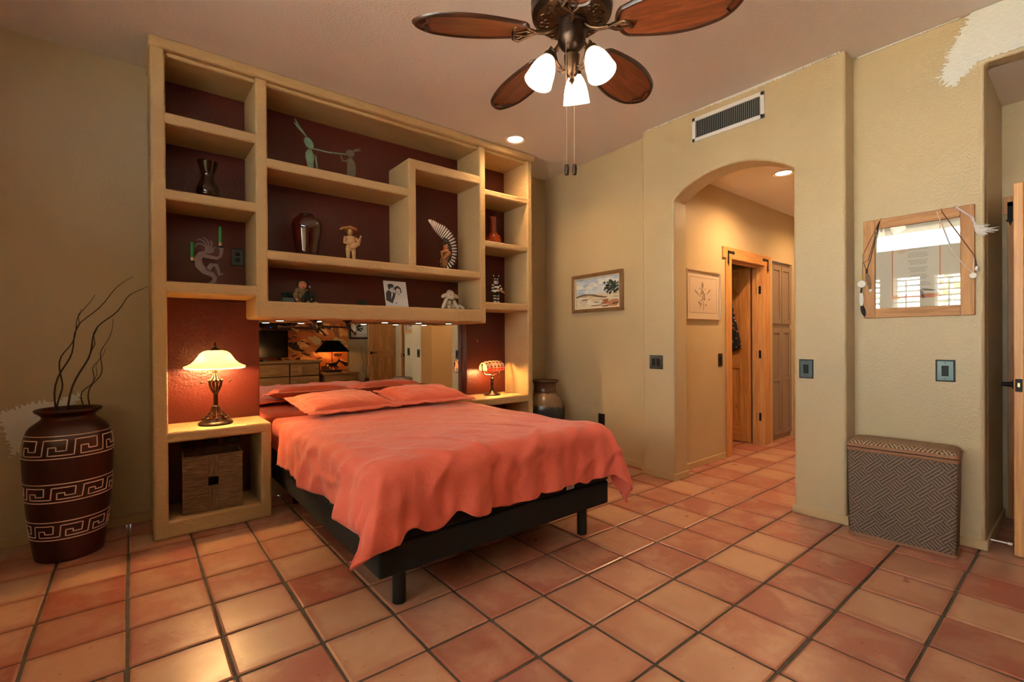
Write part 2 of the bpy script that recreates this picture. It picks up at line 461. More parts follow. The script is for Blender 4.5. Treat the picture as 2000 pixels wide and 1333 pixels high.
# arch wall
YA0, YA1 = 1.33, 2.265
def arch_pts(n=24):
    cy, zc, rr = 1.7975, 2.563-0.763, 0.763
    a0 = math.asin(0.4675/rr)
    return [(cy + rr*math.sin(a), zc + rr*math.cos(a)) for a in [a0 - 2*a0*i/n for i in range(n+1)]]
ap = arch_pts()
poly = [(1.02, 0), (1.33, 0)] + [(1.33, ap[-1][1])] + list(reversed(ap))[1:] + [(2.265, 0), (2.58, 0), (2.58, CZ), (1.02, CZ)]
wb = B()
mYZ = Matrix(((0,0,1,XB),(1,0,0,0),(0,1,0,0),(0,0,0,1)))
wb.prism(poly, 0.21, mYZ)
struct('wall_arch', wb, M_wall, label='tan plaster wall with arched hallway opening', bevel=0.016, seg=3)
struct('wall_side', B().prism([(1.06, 0), (1.06, CZ), (YF-0.05, CZ), (YF-0.05, 2.77), (0.40, 2.77), (0.40, 0)][::-1], 0.125, Matrix(((0,0,1,XC),(1,0,0,0),(0,1,0,0),(0,0,0,1)))), M_wall, label='tan wall section carrying the wood framed print', bevel=0.016, seg=3)
struct('wall_alcove', B().box(XC+0.12, 0.40, 0, 4.58, 0.52, 2.9), M_wall, label='shaded side wall of the door alcove', smooth=0)
struct('wall_entry', B().box(4.58, 0.25, 0, 4.70, 0.52, 2.9).box(4.58, -0.54, 2.05, 4.70, 0.26, 2.9).box(4.58, YF, 0, 4.70, -0.54, 2.9), M_wall, label='alcove end wall around the pine door', smooth=0)
struct('ceiling_alcove', bx(XC+0.10, YF, 2.77, 4.7, 0.52, 2.9), M_ceil, smooth=0, label='low alcove ceiling')
struct('wall_lobby', B().box(5.3, YF-0.1, 0, 5.42, 0.6, 2.9).box(4.7, 0.52, 0, 5.4, 0.6, 2.9).box(4.7, YF-0.12, 0, 5.4, YF, 2.9).box(4.7, YF, 2.77, 5.4, 0.6, 2.9), M_wall, smooth=0, label='dim room beyond the open pine door')
# hall
HZ = 2.73; HY = 2.38
hw = B().box(3.80, HY, 0, 4.82, HY+0.12, HZ).box(4.82, HY, 2.045, 5.60, HY+0.12, HZ).box(5.60, HY, 0, 5.83, HY+0.12, HZ).box(5.83, HY, 2.12, 6.41, HY+0.12, HZ).box(6.41, HY, 0, 7.0, HY+0.12, HZ)
struct('wall_hall', hw, M_wall, smooth=0, label='warm lit tan hallway wall')
struct('wall_hall_end', bx(6.9, 0.95, 0, 7.0, 2.6, HZ), M_wall, smooth=0, label='far end wall of the hallway')
struct('wall_hall_right', bx(3.815, 0.93, 0, 7.0, 1.05, HZ), M_wall, smooth=0, label='hallway wall behind the arch pier')
struct('ceiling_hall', bx(3.80, 0.93, HZ, 7.0, 2.62, HZ+0.1), M_ceil, smooth=0, label='low hallway ceiling')
struct('wall_closet', B().box(4.5, 3.5, 0, 5.9, 3.6, 2.6).box(4.45, 2.5, 0, 4.55, 3.6, 2.6).box(5.70, 2.5, 0, 5.80, 3.6, 2.6).box(4.45, 2.5, 2.5, 5.8, 3.6, 2.6), M_wall, smooth=0, label='tan room behind the hallway pine door')
# window wall
WC = [1.7335+0.462*k for k in range(-6, 2)]; WT = 0.40
lw = B()
lw.box(XL-WT, YF-0.1, 0, XL, YB+0.1, 0.85); lw.box(XL-WT, YF-0.1, 2.11, XL, YB+0.1, 2.484); lw.box(XL-WT, YF-0.1, 2.783, XL, YB+0.1, CZ)
e0 = YF-0.1
for c in WC:
    lw.box(XL-WT, e0, 0.85, XL, c-0.1765, 2.11); e0 = c+0.1765
lw.box(XL-WT, e0, 0.85, XL, YB+0.1, 2.11)
lw.box(XL-WT, YF-0.1, 2.484, XL, -1.3, 2.783); lw.box(XL-WT, 2.16, 2.484, XL, YB+0.1, 2.783)
struct('wall_left', lw, M_wall, smooth=0, label='tan wall with a row of shuttered windows')
# baseboards
def base_run(name, pts, h=0.06, t=0.012, side=1):
    b = B()
    for (x0, y0), (x1, y1) in zip(pts, pts[1:]):
        d = Vector((x1-x0, y1-y0)).normalized(); n = Vector((-d.y, d.x))*t*side; e = d*t*0.9
        b.prism([(x0-e.x, y0-e.y), (x1+e.x, y1+e.y), (x1+n.x+e.x, y1+n.y+e.y), (x0+n.x-e.x, y0+n.y-e.y)], h)
    struct(name, b, M_base, bevel=0.004, label='low painted tan baseboard')
base_run('baseboard_back_left', [(XL, YB), (0.095, YB)], side=-1)
base_run('baseboard_back_right', [(3.2, YB), (3.79, YB)], side=-1)
base_run('baseboard_right', [(3.72, 2.60), (3.80, YB)], side=1)
base_run('baseboard_arch_far', [(XB, 2.58), (XB, YA1), (XB+0.21, YA1)], side=-1)
base_run('baseboard_arch_near', [(XB+0.1, YA0), (XB, YA0), (XB, 1.02), (XC-0.01, 1.02)], side=-1)
base_run('baseboard_side', [(XC, 1.01), (XC, 0.40), (4.57, 0.40)], side=-1)
base_run('baseboard_hall', [(3.82, HY), (4.69, HY)], side=-1)
base_run('baseboard_front', [(XL, YF), (4.55, YF)], side=1)

# ragged white paint touch-ups (real paint films with torn edges)
def ragged(pts, sub=14, amp=0.012, seed=1):
    r = random.Random(seed); out = []
    for i in range(len(pts)):
        a = Vector(pts[i][:2]); b = Vector(pts[(i+1) % len(pts)][:2]); rough = pts[i][2]
        d = b-a; n = Vector((-d.y, d.x)).normalized()
        m = max(1, int(sub*d.length/0.1)) if rough else 1
        for k in range(m):
            p = a+d*k/m
            if rough and k: p += n*amp*rough*(r.uniform(-1, 1)+0.6*math.sin(k*1.7))+d.normalized()*amp*0.12*r.uniform(-1, 1)
            out.append((p.x, p.y))
    return out
def film(name, poly, m, skip=None):
    b = B(); r = random.Random(len(poly))
    b.prism(poly, 0.0008, m)
    # flecks along the torn edge
    for k in range(0, len(poly), 2):
        x, y = poly[k]
        if skip and skip(x, y): continue
        s = r.uniform(0.002, 0.006); a = r.uniform(0, 6); ox, oy = r.uniform(-0.018, 0.018), r.uniform(-0.018, 0.018)
        b.prism([(x+ox+s*math.cos(a+i*2.1)*(1.8 if i == 0 else 1), y+oy+s*math.sin(a+i*2.1)) for i in range(3)], 0.0008, m)
    return b
mC = Matrix(((0,0,-1,XC-0.0002),(-1,0,0,0),(0,1,0,0),(0,0,0,1)))   # x -> -Y
pc = ragged([(-0.43, 2.79, 0.5), (-0.475, 2.735, 1), (-0.53, 2.69, 1), (-0.595, 2.765, 1.6), (-0.535, 2.93, 1.4), (-0.455, 3.083, 0), (0.5, 3.083, 0), (0.5, 2.80, 0.3)], 16, 0.013, 11)
wside = bpy.data.objects['wall_side']
obj('paint_patch', film('p', pc, mC, lambda x, y: x > -0.44 or y > 3.06), M_white, wside, 0, label='ragged white paint touch-up near the ceiling')
mBk = frame_xz(YB-0.0001)
pb = ragged([(-0.62, 0.80, 1), (-0.55, 0.55, 1), (-0.47, 0.56, 1), (-0.36, 0.62, 1), (-0.30, 0.80, 1), (-0.235, 0.90, 1), (-0.36, 0.86, 1), (-0.47, 0.855, 1), (-0.56, 0.82, 1)][::-1], 16, 0.012, 9)
obj('paint_patch', film('p', pb, mBk), M_white, bpy.data.objects['wall_back'], 0, label='ragged white paint touch-up behind the tall pot')
mB = Matrix(((0,0,-1,XB-0.0002),(-1,0,0,0),(0,1,0,0),(0,0,0,1)))
pe = ragged([(-2.55, 3.078, 1), (-2.1, 3.074, 1), (-1.75, 3.066, 1), (-1.4, 3.066, 1), (-1.04, 3.078, 0), (-1.04, 3.083, 0), (-2.55, 3.083, 0)], 20, 0.006, 5)
obj('paint_edge', film('p', pe, mB, lambda x, y: y > 3.06), M_white, bpy.data.objects['wall_arch'], 0, label='ragged white paint line under the ceiling')
pe2 = ragged([(-1.0, 3.074, 0.4), (-0.5, 3.076, 0), (-0.5, 3.083, 0), (-1.0, 3.083, 0)], 20, 0.004, 6)
obj('paint_edge', film('p', pe2, mC, lambda x, y: True), M_white, wside, 0)

# ------------------------------------------------------------------ built-in shelf unit
YU = 3.598; YK = 3.98
unit = thing('shelf_unit', 'floor to ceiling tan stucco built-in shelving wall with oxblood back panels', 'shelving', (0, 0, 0))
def U(name, x0, z0, x1, z1, y0=YU, y1=YB-0.002, mat=None, label=None, bev=0.014):
    return obj(name, bx(x0, y0, z0, x1, y1, z1), mat or M_stucco, unit, 35, bev, 3, label)
rec = YU+0.004
U('side_panel', 0.100, 0.0, 0.176, 3.03)
U('side_panel', 3.115, 0.0, 3.180, 3.03)
U('divider', 0.670, 1.380, 0.745, 3.03)
U('divider', 2.530, 1.372, 2.598, 3.03)
U('divider', 1.810, 1.82, 1.881, 2.742, YU+0.001, YK+0.03)
obj('crown', bx(0.092, YU-0.022, 3.016, 3.212, YB-0.002, CZ), M_stucco, unit, 35, 0.02, 3)
for z0, z1 in ((2.570, 2.638), (2.100, 2.166), (1.522, 1.596)): U('shelf', 0.15, z0, 0.70, z1, rec, YK+0.03)
U('shelf', 0.72, 2.422, 1.84, 2.490, rec, YK+0.03)
U('shelf', 0.72, 1.785, 2.56, 1.852, rec, YK+0.03)
U('shelf', 1.812, 2.664, 2.56, 2.744, rec, YK+0.03)
U('beam', 0.68, 1.378, 2.592, 1.497, YU+0.001, YK+0.03)
for z0, z1 in ((2.577, 2.637), (2.096, 2.156), (1.502, 1.574)): U('shelf', 2.57, z0, 3.14, z1, rec, YK+0.03)
U('top_board', 0.15, 2.995, 3.14, 3.05, YU+0.03)
# bedside ledges
U('ledge', 0.15, 0.590, 0.757, 0.656, YU+0.002)
U('ledge_side', 0.690, 0.0, 0.757, 0.63, rec)
U('ledge_base', 0.15, 0.0, 0.72, 0.107, YU+0.003)
U('ledge', 2.455, 0.592, 3.14, 0.662, YU+0.002)
U('ledge_side', 2.46, 0.0, 2.525, 0.63, rec+0.06)
U('ledge_base', 2.50, 0.0, 3.14, 0.107, YU+0.003)
# oxblood backs
for x0, z0, x1, z1 in ((0.17, 0.64, 0.757, 1.54), (2.62, 0.64, 3.12, 1.52)):
    U('back_panel', x0, z0, x1, z1, YK, YB-0.003, M_red, bev=0.008)
for x0, x1, z0, z1 in ((0.17, 0.68, 1.55, 3.0), (0.74, 2.54, 1.45, 3.0), (2.59, 3.12, 1.54, 3.0)):
    U('back_panel', x0, z0, x1, z1, YK, YB-0.003, M_red, bev=0)
U('back_panel', 0.17, 0.10, 0.70, 0.60, YK, YB-0.003, M_red, bev=0)
U('back_panel', 2.52, 0.10, 3.12, 0.60, YK, YB-0.003, M_red, bev=0)
# mirror
mir = obj('wall_mirror', bx(0.762, YB-0.012, 0.20, 2.615, YB-0.004, 1.375), M_mirror, None, 0)
tag(mir, 'wide frameless mirror behind the bed head', 'mirror')

# ------------------------------------------------------------------ bed
bed = thing('bed', 'black upholstered platform bed base with round legs', 'bed', (1.575, 1.93, 0))
obj('base_frame', bx(-0.755, 0, 0.188, 0.755, 2.02, 0.330), M_blackcloth, bed, 35, 0.012, 3)
for x, y in ((-0.61, 0.114), (0.618, 0.10), (-0.61, 1.85), (0.618, 1.85)):
    lg = obj('leg', B().lathe([(0.022, 0), (0.031, 0.003), (0.031, 0.195), (0.0, 0.195)], (x, y, 0), 24), M_black, bed)
mt = thing('mattress', 'thick mattress in a coral fitted sheet on the black bed base', 'mattress', (1.575, 1.94, 0.331))
obj('core', bx(-0.75, 0, 0, 0.75, 2.02, 0.30), M_coral, mt, 35, 0.045, 4)
obj('border_band', bx(-0.757, -0.006, 0.002, 0.757, 2.03, 0.085), M_blackcloth, mt, 35, 0.01, 2, 'black mattress border')
tg = prints([(rect(0, 0, 0.062, 0.022), (232,232,228)), (rect(0.004, 0.013, 0.05, 0.017), (60,60,60)), (rect(0.004, 0.005, 0.057, 0.009), (90,90,90)), (rect(0.0, 0.03, 0.06, 0.034), (120,120,120))], Matrix(((1,0,0,0.385),(0,0,-1,-0.0075),(0,1,0,0.012),(0,0,0,1))))
obj('care_tag', tg, M_print, mt, 0, label='small white care label')

def duvet():
    x0, x1, y0 = 0.785, 2.365, 1.895
    yend = 3.50; oL = oR = 0.335; oF = 0.345; r = 0.085; top = 0.672
    NU, NV = 170, 176
    def prof(e):
        q = r*PI/2
        if e < q: return r*math.sin(e/r), r*(1-math.cos(e/r))
        return r+0.05*(e-q), r+(e-q)
    wi = x1-x0
    vs = []
    def nz(x, y, z=0): return noise.noise(Vector((x, y, z)))
    for j in range(NV+1):
        bq = -oF + (yend-y0-r+oF)*j/NV      # 0 at inset foot edge
        for i in range(NU+1):
            a = -oL + (wi-2*r+oL+oR)*i/NU
            ex = -a if a < 0 else max(0, a-(wi-2*r)); sx = -1 if a < 0 else 1
            ey = max(0, -bq)
            xc = x0+r+min(max(a, 0), wi-2*r); yc = y0+r+max(bq, 0)
            # hem scallops: the cloth is caught up in places
            if ey > 0:
                px = x0+r+a
                sc = 1 + 0.05*nz(px*2.1, 3.3) + 0.05*nz(px*6, 1.7) - 0.09*math.exp(-((px-0.95)/0.05)**2) - 0.08*math.exp(-((px-1.20)/0.06)**2) + 0.06*math.exp(-((px-1.07)/0.07)**2)
                sc += 0.16*math.exp(-max(0, px-x0-r)/0.12)
                ey *= sc
            if ex > 0: ex *= 1 + 0.08*nz(bq*1.8, 7.1+sx)
            d = math.hypot(ex, ey)
            # puffy top with slow undulation
            tu = 0.012*nz(xc*1.6, yc*1.6, 2) + 0.005*nz(xc*5, yc*5, 5) + 0.016*math.sin(PI*min(1, max(0, (xc-x0)/wi)))
            if d == 0:
                p = Vector((xc, yc, top+tu))
            else:
                ux, uy = ex/d, ey/d
                phi = math.atan2(uy, ux)
                both = math.sin(2*phi) if ex > 0 and ey > 0 else 0
                h, dn = prof(d)
                k = min(1, max(0, (d-0.05)/0.28))
                # vertical folds on the hanging cloth
                s = (xc+a if ey > ex else bq)
                fold = (0.018*math.sin(s*9+2.6*nz(s*1.9, 9.1)) + 0.009*math.sin(s*21+4*nz(s*3, 2.4)+d*5) + 0.045*nz(s*2.6, d*2.5, 4) + 0.018*nz(s*7+d*4, d*5, 8))*k
                if sx > 0 and ey <= ex: fold *= 0.8
                h += fold*(1-0.6*both) + both*(0.0 if sx < 0 else 0.26)*max(0, d-0.06) + (0.03 if sx < 0 else 0.05)*both*k*math.sin(phi*6+1)
                ear = 0.30*both*max(0, d-0.08) if sx < 0 else 0.0
                h += 0.010*nz(xc*9+ux*3, yc*9+uy*3, d*12)
                h += 0.016*min(1, d/0.12)*max(0, 1-abs(nz((xc+sx*ux*d)*3.2+d*1.5, (yc-uy*d)*3.2, d*3.5+6))/0.22)
                lim = 0.325 if sx < 0 and both else 0.43
                dn = dn if dn < lim else lim+0.3*(dn-lim)
                if both and sx > 0: dn *= 1+0.10*both
                h = max(h, r*math.sin(min(d/r, PI/2))*0.92)
                p = Vector((xc+sx*ux*h-ear, yc-uy*h-0.15*ear, top+tu*(1-k)-dn))
            # small creases everywhere, stronger towards the foot
            kf = math.exp(-max(0, p.y-1.95)/0.35)
            p.z += (0.012*kf+0.003)*max(0, 1-abs(nz(p.x*3.4+p.y*1.2, p.y*2.2, 11))/0.16)
            cr = 0.006*abs(nz(p.x*7+p.z*4, p.y*5, p.z*6)) + 0.003*nz(p.x*21, p.y*17, p.z*19)
            p.z += cr*(0.6 if d == 0 else 0.3)
            vs.append(p)
    fs = [(j*(NU+1)+i, j*(NU+1)+i+1, (j+1)*(NU+1)+i+1, (j+1)*(NU+1)+i) for j in range(NV) for i in range(NU)]
    b = B().add(vs, fs)
    o = obj('duvet', b, M_coral, None, 180)
    md = o.modifiers.new('thick', 'SOLIDIFY'); md.thickness = 0.014; md.offset = -1
    tag(o, 'coral red cotton duvet draped over the foot of the bed', 'duvet')
duvet()

def pillow(name, loc, rz, tilt, label, seed, hx=0.295, hy=0.25):
    t = thing(name, label, 'pillow', loc, rz, None)
    q = Matrix.Rotation(R(tilt), 4, 'X'); N = 44; b = B()
    for sgn in (1, -1):
        vs = []
        for j in range(N+1):
            for i in range(N+1):
                u = -1+2*i/N; v = -1+2*j/N
                k = max(0, (1-abs(u)**3.2))*max(0, (1-abs(v)**3.0))
                z = 0.058*k**0.42*sgn
                x = hx*u*(1-0.045*(1-abs(v)**2)*0)*(1-0.05*abs(v)**2*0); y = hy*v
                x *= 1-0.04*(1-v*v)*(abs(u)**4); y *= 1-0.05*(1-u*u)*(abs(v)**4)
                z += 0.012*noise.noise(Vector((x*6+seed, y*6, sgn)))*min(1, k*3) + 0.005*noise.noise(Vector((x*16+seed, y*16, sgn)))*min(1, k*3)
                vs.append(q @ Vector((x, y, z)))
        f = [(j*(N+1)+i, j*(N+1)+i+1, (j+1)*(N+1)+i+1, (j+1)*(N+1)+i) for j in range(N) for i in range(N)]
        b.add(vs, f if sgn > 0 else [tuple(reversed(x)) for x in f])
    obj('cushion', b, M_coral2, t, 180)
    fb = B(); P = []
    for k in range(160):
        a = 2*PI*k/160; c, s = math.cos(a), math.sin(a)
        m = max(abs(c), abs(s)); u, v = c/m, s/m
        ex = 0.045
        P.append((u, v, ex))
    vs = []
    for u, v, ex in P:
        x, y = hx*u*(0.985), hy*v*(0.985)
        w = 0.012*noise.noise(Vector((u*4+seed, v*4, 3)))
        ox, oy = (hx+ex)*u, (hy+ex)*v
        vs += [q @ Vector((x, y, 0.004)), q @ Vector((ox, oy, 0.004+w-0.008)), q @ Vector((ox, oy, w-0.010)), q @ Vector((x, y, -0.004))]
    n = len(P)
    fs = []
    for k in range(n):
        l = (k+1) % n
        for e in range(3): fs.append((k*4+e, k*4+e+1, l*4+e+1, l*4+e))
    obj('flange', B().add(vs, fs), M_coral2, t, 60)
pillow('pillow', (1.250, 3.60, 0.760), R(2), 6, 'coral sham pillow on the bed beside the glass bell lamp', 1.0)
pillow('pillow', (1.945, 3.62, 0.760), R(-3), 6, 'coral sham pillow on the bed beside the stained glass lamp', 5.0)

# ------------------------------------------------------------------ lamps in the niches
def lathe_part(name, prof, mat, root, n=40, label=None): return obj(name, B().lathe(prof, n=n), mat, root, 40, label=label)
L1 = thing('table_lamp', 'bronze table lamp with cream glass bell shade, lit', 'lamp', (0.447, 3.775, 0.656))
lathe_part('foot', [(0, 0), (0.100, 0), (0.104, 0.008), (0.098, 0.018), (0.075, 0.027), (0.0, 0.03)], M_darkbronze, L1, 48)
cg = B(); NR = 8
for k in range(NR):
    a = 2*PI*k/NR
    cg.tube([(r_*math.cos(a), r_*math.sin(a), z_) for r_, z_ in ((0.070, 0.034), (0.066, 0.052), (0.045, 0.070), (0.026, 0.095), (0.018, 0.118))], 0.0045, 6)
    cg.sph((0.072*math.cos(a), 0.072*math.sin(a), 0.042), 0.011, 10, 6)
for r_, z_ in ((0.068, 0.046), (0.05, 0.066), (0.034, 0.084)):
    cg.tube([(r_*math.cos(2*PI*i/28), r_*math.sin(2*PI*i/28), z_) for i in range(29)], 0.003, 6)
obj('base_cage', cg, M_bronze, L1, 60)
lathe_part('stem', [(0.020, 0.110), (0.022, 0.122), (0.014, 0.128), (0.0135, 0.205), (0.017, 0.21), (0.013, 0.216), (0.010, 0.22), (0.0, 0.22)], M_darkbronze, L1, 24)
uc = B()
for k in range(10):
    a = 2*PI*k/10
    uc.tube([(r_*math.cos(a), r_*math.sin(a), z_) for r_, z_ in ((0.012, 0.212), (0.026, 0.238), (0.036, 0.268), (0.038, 0.290))], 0.0042, 6)
    uc.tube([(r_*math.cos(a), r_*math.sin(a), z_) for r_, z_ in ((0.036, 0.304), (0.022, 0.318), (0.013, 0.345))], 0.0032, 6)
    uc.sph((0.040*math.cos(a), 0.040*math.sin(a), 0.297), 0.0085, 10, 6)
uc.lathe([(0.03, 0.288), (0.04, 0.289), (0.04, 0.305), (0.03, 0.306)], n=32)
uc.lathe([(0.013, 0.34), (0.014, 0.36), (0.012, 0.40), (0.0, 0.40)], n=20)
obj('urn_cage', uc, M_bronze, L1, 60)
sh = [(0.178, 0.384), (0.182, 0.388), (0.180, 0.396), (0.160, 0.404), (0.140, 0.415), (0.120, 0.434), (0.104, 0.458), (0.088, 0.482), (0.068, 0.496), (0.045, 0.502), (0.018, 0.503)]
shp = sh + [(r_-0.004 if r_ > 0.02 else r_, z_-0.004) for r_, z_ in reversed(sh)]
def mat_lampglass():
    m = NT('cream_alabaster_glass'); v = m.coord()
    f = m.noise(v, 9, 4, 0.6, 0.8)
    c = m.ramp(f, [(0.3, lin((255, 238, 186))), (0.7, lin((255, 248, 226)))])
    m.link(c, m.b.inputs['Base Color']); m.link(c, m.b.inputs['Emission Color']); m.set(Emission_Strength=1.1, Roughness=0.25)
    tr = m.node('ShaderNodeBsdfTranslucent'); m.link(c, tr.inputs[0])
    mx = m.node('ShaderNodeMixShader'); mx.inputs[0].default_value = 0.8
    m.link(m.b.outputs[0], mx.inputs[1]); m.link(tr.outputs[0], mx.inputs[2]); m.link(mx.outputs[0], m.out.inputs[0])
    return m.m
M_alab = mat_lampglass()
obj('shade', B().lathe(shp, n=56, close=False), M_alab, L1, 60, label='cream alabaster glass shade')
lathe_part('finial', [(0.034, 0.500), (0.030, 0.508), (0.012, 0.518), (0.006, 0.524), (0.010, 0.532), (0.006, 0.541), (0.008, 0.548), (0.003, 0.556), (0, 0.560)], M_darkbronze, L1, 24)
for sx, dz in ((-0.082, 0.293), (0.082, 0.297)):
    pc_ = B().tube([(sx, -0.02, 0.41), (sx, -0.02, dz)], 0.0012, 5); pc_.sph((sx, -0.02, dz-0.005), 0.008, 10, 6)
    obj('pull_chain', pc_, M_darkbronze, L1)
M_bulb = mat_emit('warm_bulb', (255, 205, 140), 30)
for s in (-1, 1):
    obj('bulb', B().sph((0.05*s, 0, 0.436), (0.02, 0.02, 0.026), 14, 8), M_bulb, L1)
    lamp('bulb_light', 'POINT', (0.06*s, -0.03, 0.405), LAMP_L/2, (255, 200, 130), L1, 0.03)

L2 = thing('table_lamp', 'small bronze lamp with a leaded stained glass half-barrel shade, lit', 'lamp', (2.828, 3.825, 0.662), R(8))
lathe_part('foot', [(0, 0), (0.082, 0), (0.084, 0.01), (0.07, 0.018), (0.045, 0.028), (0.024, 0.045), (0.016, 0.065), (0, 0.066)], M_darkbronze, L2, 40)
lathe_part('stem', [(0.015, 0.06), (0.013, 0.08), (0.019, 0.088), (0.014, 0.096), (0.018, 0.12), (0.013, 0.15), (0.017, 0.156), (0.018, 0.168), (0.012, 0.174), (0.010, 0.20), (0, 0.20)], M_darkbronze, L2, 24)
yk = B()
for s in (-1, 1):
    yk.tube([(0, 0, 0.188), (0.03*s, -0.01, 0.204), (0.06*s, -0.02, 0.205), (0.115*s, -0.02, 0.209), (0.134*s, -0.015, 0.23), (0.138*s, 0, 0.27), (0.138*s, 0, 0.305)], 0.0055, 8)
    yk.sph((0.138*s, 0, 0.308), 0.010, 10, 6)
obj('yoke', yk, M_darkbronze, L2, 60)
def shade_pt(u, t, off=0.0):
    # u along the barrel -1..1, t around from front lip (0) over the top to the back (1)
    ang = R(-25 + 230*t); k = 1-0.16*abs(u)**3
    ry, rz = (0.072+off)*k, (0.072+off)*k
    return Vector((0.122*u, -ry*math.cos(ang), 0.272 + rz*math.sin(ang)))
cols = [(255, 236, 196), (236, 168, 140), (246, 214, 190), (255, 224, 176), (255, 232, 190)]
rows = [0.0, 0.10, 0.16, 0.36, 0.62, 1.0]
ucols = [-1, -0.6, -0.2, 0.2, 0.6, 1]
rowcol = [(232, 116, 84), (240, 162, 122), (238, 196, 160), (255, 206, 136), (250, 190, 120)]
def mat_stained(name, c, s):
    m = NT(name); m.set(Base_Color=lin(tuple(x*0.6 for x in c)), Roughness=0.25, Emission_Color=lin(c), Emission_Strength=s)
    tr = m.node('ShaderNodeBsdfTranslucent'); tr.inputs[0].default_value = (*lin(c), 1)
    mx = m.node('ShaderNodeMixShader'); mx.inputs[0].default_value = 0.6
    m.link(m.b.outputs[0], mx.inputs[1]); m.link(tr.outputs[0], mx.inputs[2]); m.link(mx.outputs[0], m.out.inputs[0]); return m.m
gm = [mat_stained('stained_glass_%s' % n, c, s) for n, c, s in zip(('rose', 'blush', 'pale', 'amber', 'honey'), rowcol, (0.5, 0.6, 0.5, 1.2, 0.8))]
cm = B()
for j in range(5):
    for i in range(5):
        b = B(); n = 4; vs = []; fs = []
        for off in (0.0, -0.003):
            for q in range(n+1):
                for p in range(n+1):
                    vs.append(shade_pt(ucols[i]+(ucols[i+1]-ucols[i])*p/n, rows[j]+(rows[j+1]-rows[j])*q/n, off))
        K = (n+1)**2
        for q in range(n):
            for p in range(n):
                a0 = q*(n+1)+p; fs += [(a0, a0+1, a0+n+2, a0+n+1), (K+a0, K+a0+n+1, K+a0+n+2, K+a0+1)]
        obj('glass_pane', b.add(vs, fs), gm[j], L2, 60)
for j in range(6): cm.tube([shade_pt(-1+2*i/16, rows[j], 0.001) for i in range(17)], 0.0022, 6)
for i in range(6): cm.tube([shade_pt(ucols[i], q/20, 0.001) for q in range(21)], 0.0022, 6)
for i in range(5):
    for a, b_ in ((0, 1), (1, 0)):
        cm.tube([shade_pt(ucols[i]+0.4*q/6, rows[2]+(rows[3]-rows[2])*(a+(b_-a)*q/6), 0.001) for q in range(7)], [0.0045, 0.003, 0.0015, 0.001, 0.0015, 0.003, 0.0045], 6)
obj('leading', cm, M_iron, L2, 60, label='dark lead lines of the shade')
for s in (-1, 1):
    eb = B(); pts = [shade_pt(s, q/12) for q in range(13)]
    c0 = Vector((0.13*s, 0, 0.272)); eb.add([c0]+pts, [(0, i+1, i+2) if s < 0 else (0, i+2, i+1) for i in range(12)])
    obj('shade_end', eb, gm[1], L2, 60)
pk = B().tube([(0.075, -0.03, 0.25), (0.075, -0.03, 0.18)], 0.0012, 5); pk.sph((0.075, -0.03, 0.174), 0.007, 10, 6)
obj('pull_chain', pk, M_darkbronze, L2)
obj('bulb', B().sph((-0.02, 0, 0.275), (0.03, 0.017, 0.017), 14, 8), M_bulb, L2)
lamp('bulb_light', 'POINT', (-0.01, -0.02, 0.236), LAMP_R, (255, 190, 112), L2, 0.02)

# puck lights and swing arm under the beam
M_puck = mat_emit('puck_lens', (255, 226, 180), 14)
for k, px in enumerate((0.865, 1.14, 1.69, 2.01, 2.32)):
    p = thing('puck_light', 'small round puck light under the shelf beam, %s from the glass bell lamp' % ('first', 'second', 'third', 'fourth', 'fifth')[k], 'light', (px, 3.82, 1.378), 0, 'puck lights under the beam')
    obj('rim', B().lathe([(0.0, -0.001), (0.034, -0.001), (0.037, -0.006), (0.030, -0.008), (0.0, -0.006)], n=24), M_bronze, p)
    obj('lens', B().lathe([(0.0, -0.011), (0.022, -0.010), (0.028, -0.0065), (0.0, -0.0065)], n=24), M_puck, p)
    lamp('puck_beam', 'SPOT', (0, 0, -0.02), PUCK_W, (255, 205, 140), p, 0.02, 120)
def swing(x, label, arm):
    t = thing('swing_arm_bracket', label, 'lamp arm', (x, 3.70, 1.377))
    obj('ceiling_plate', B().lathe([(0, 0), (0.036, 0), (0.036, -0.005), (0.020, -0.014), (0.011, -0.024), (0.011, -0.044), (0.016, -0.050), (0.016, -0.066), (0.0, -0.068)][::-1], n=24), M_darkbronze, t)
    obj('arm', B().tube(arm, 0.0075, 10), M_darkbronze, t)
    for kp, kr in ((arm[-1], 0.013), (arm[0], 0.011)): obj('knuckle', B().sph(kp, kr, 12, 8), M_bronze, t)
swing(1.075, 'dark bronze swing arm reaching towards the television reflection, under the beam', [(0, 0, -0.058), (-0.12, 0.01, -0.058), (-0.235, 0.03, -0.056)])
swing(1.325, 'dark bronze swing arm with a bent elbow, under the beam', [(-0.20, 0.02, -0.048), (0, 0, -0.056), (0.03, -0.005, -0.075), (0.055, -0.012, -0.105)])

# ------------------------------------------------------------------ ceiling fan
FX, FY = 1.467, 1.40
fan = thing('ceiling_fan', 'bronze ceiling fan with five carved walnut blades and three lit glass shades', 'ceiling fan', (FX, FY, CZ))
lathe_part('canopy', [(0.0, 0), (0.075, 0), (0.078, -0.012), (0.062, -0.05), (0.03, -0.075), (0.0, -0.076)], M_darkbronze, fan, 40)
lathe_part('downrod', [(0.014, -0.07), (0.014, -0.33), (0, -0.33)], M_darkbronze, fan, 20)
hz = 2.55-CZ
lathe_part('motor_housing', [(0.0, hz+0.215), (0.05, hz+0.212), (0.09, hz+0.19), (0.14, hz+0.165), (0.166, hz+0.13), (0.172, hz+0.10), (0.166, hz+0.085), (0.172, hz+0.07), (0.168, hz+0.045), (0.150, hz+0.036), (0.145, hz+0.030), (0.07, hz+0.012), (0.0, hz+0.008)], M_darkbronze, fan, 56)
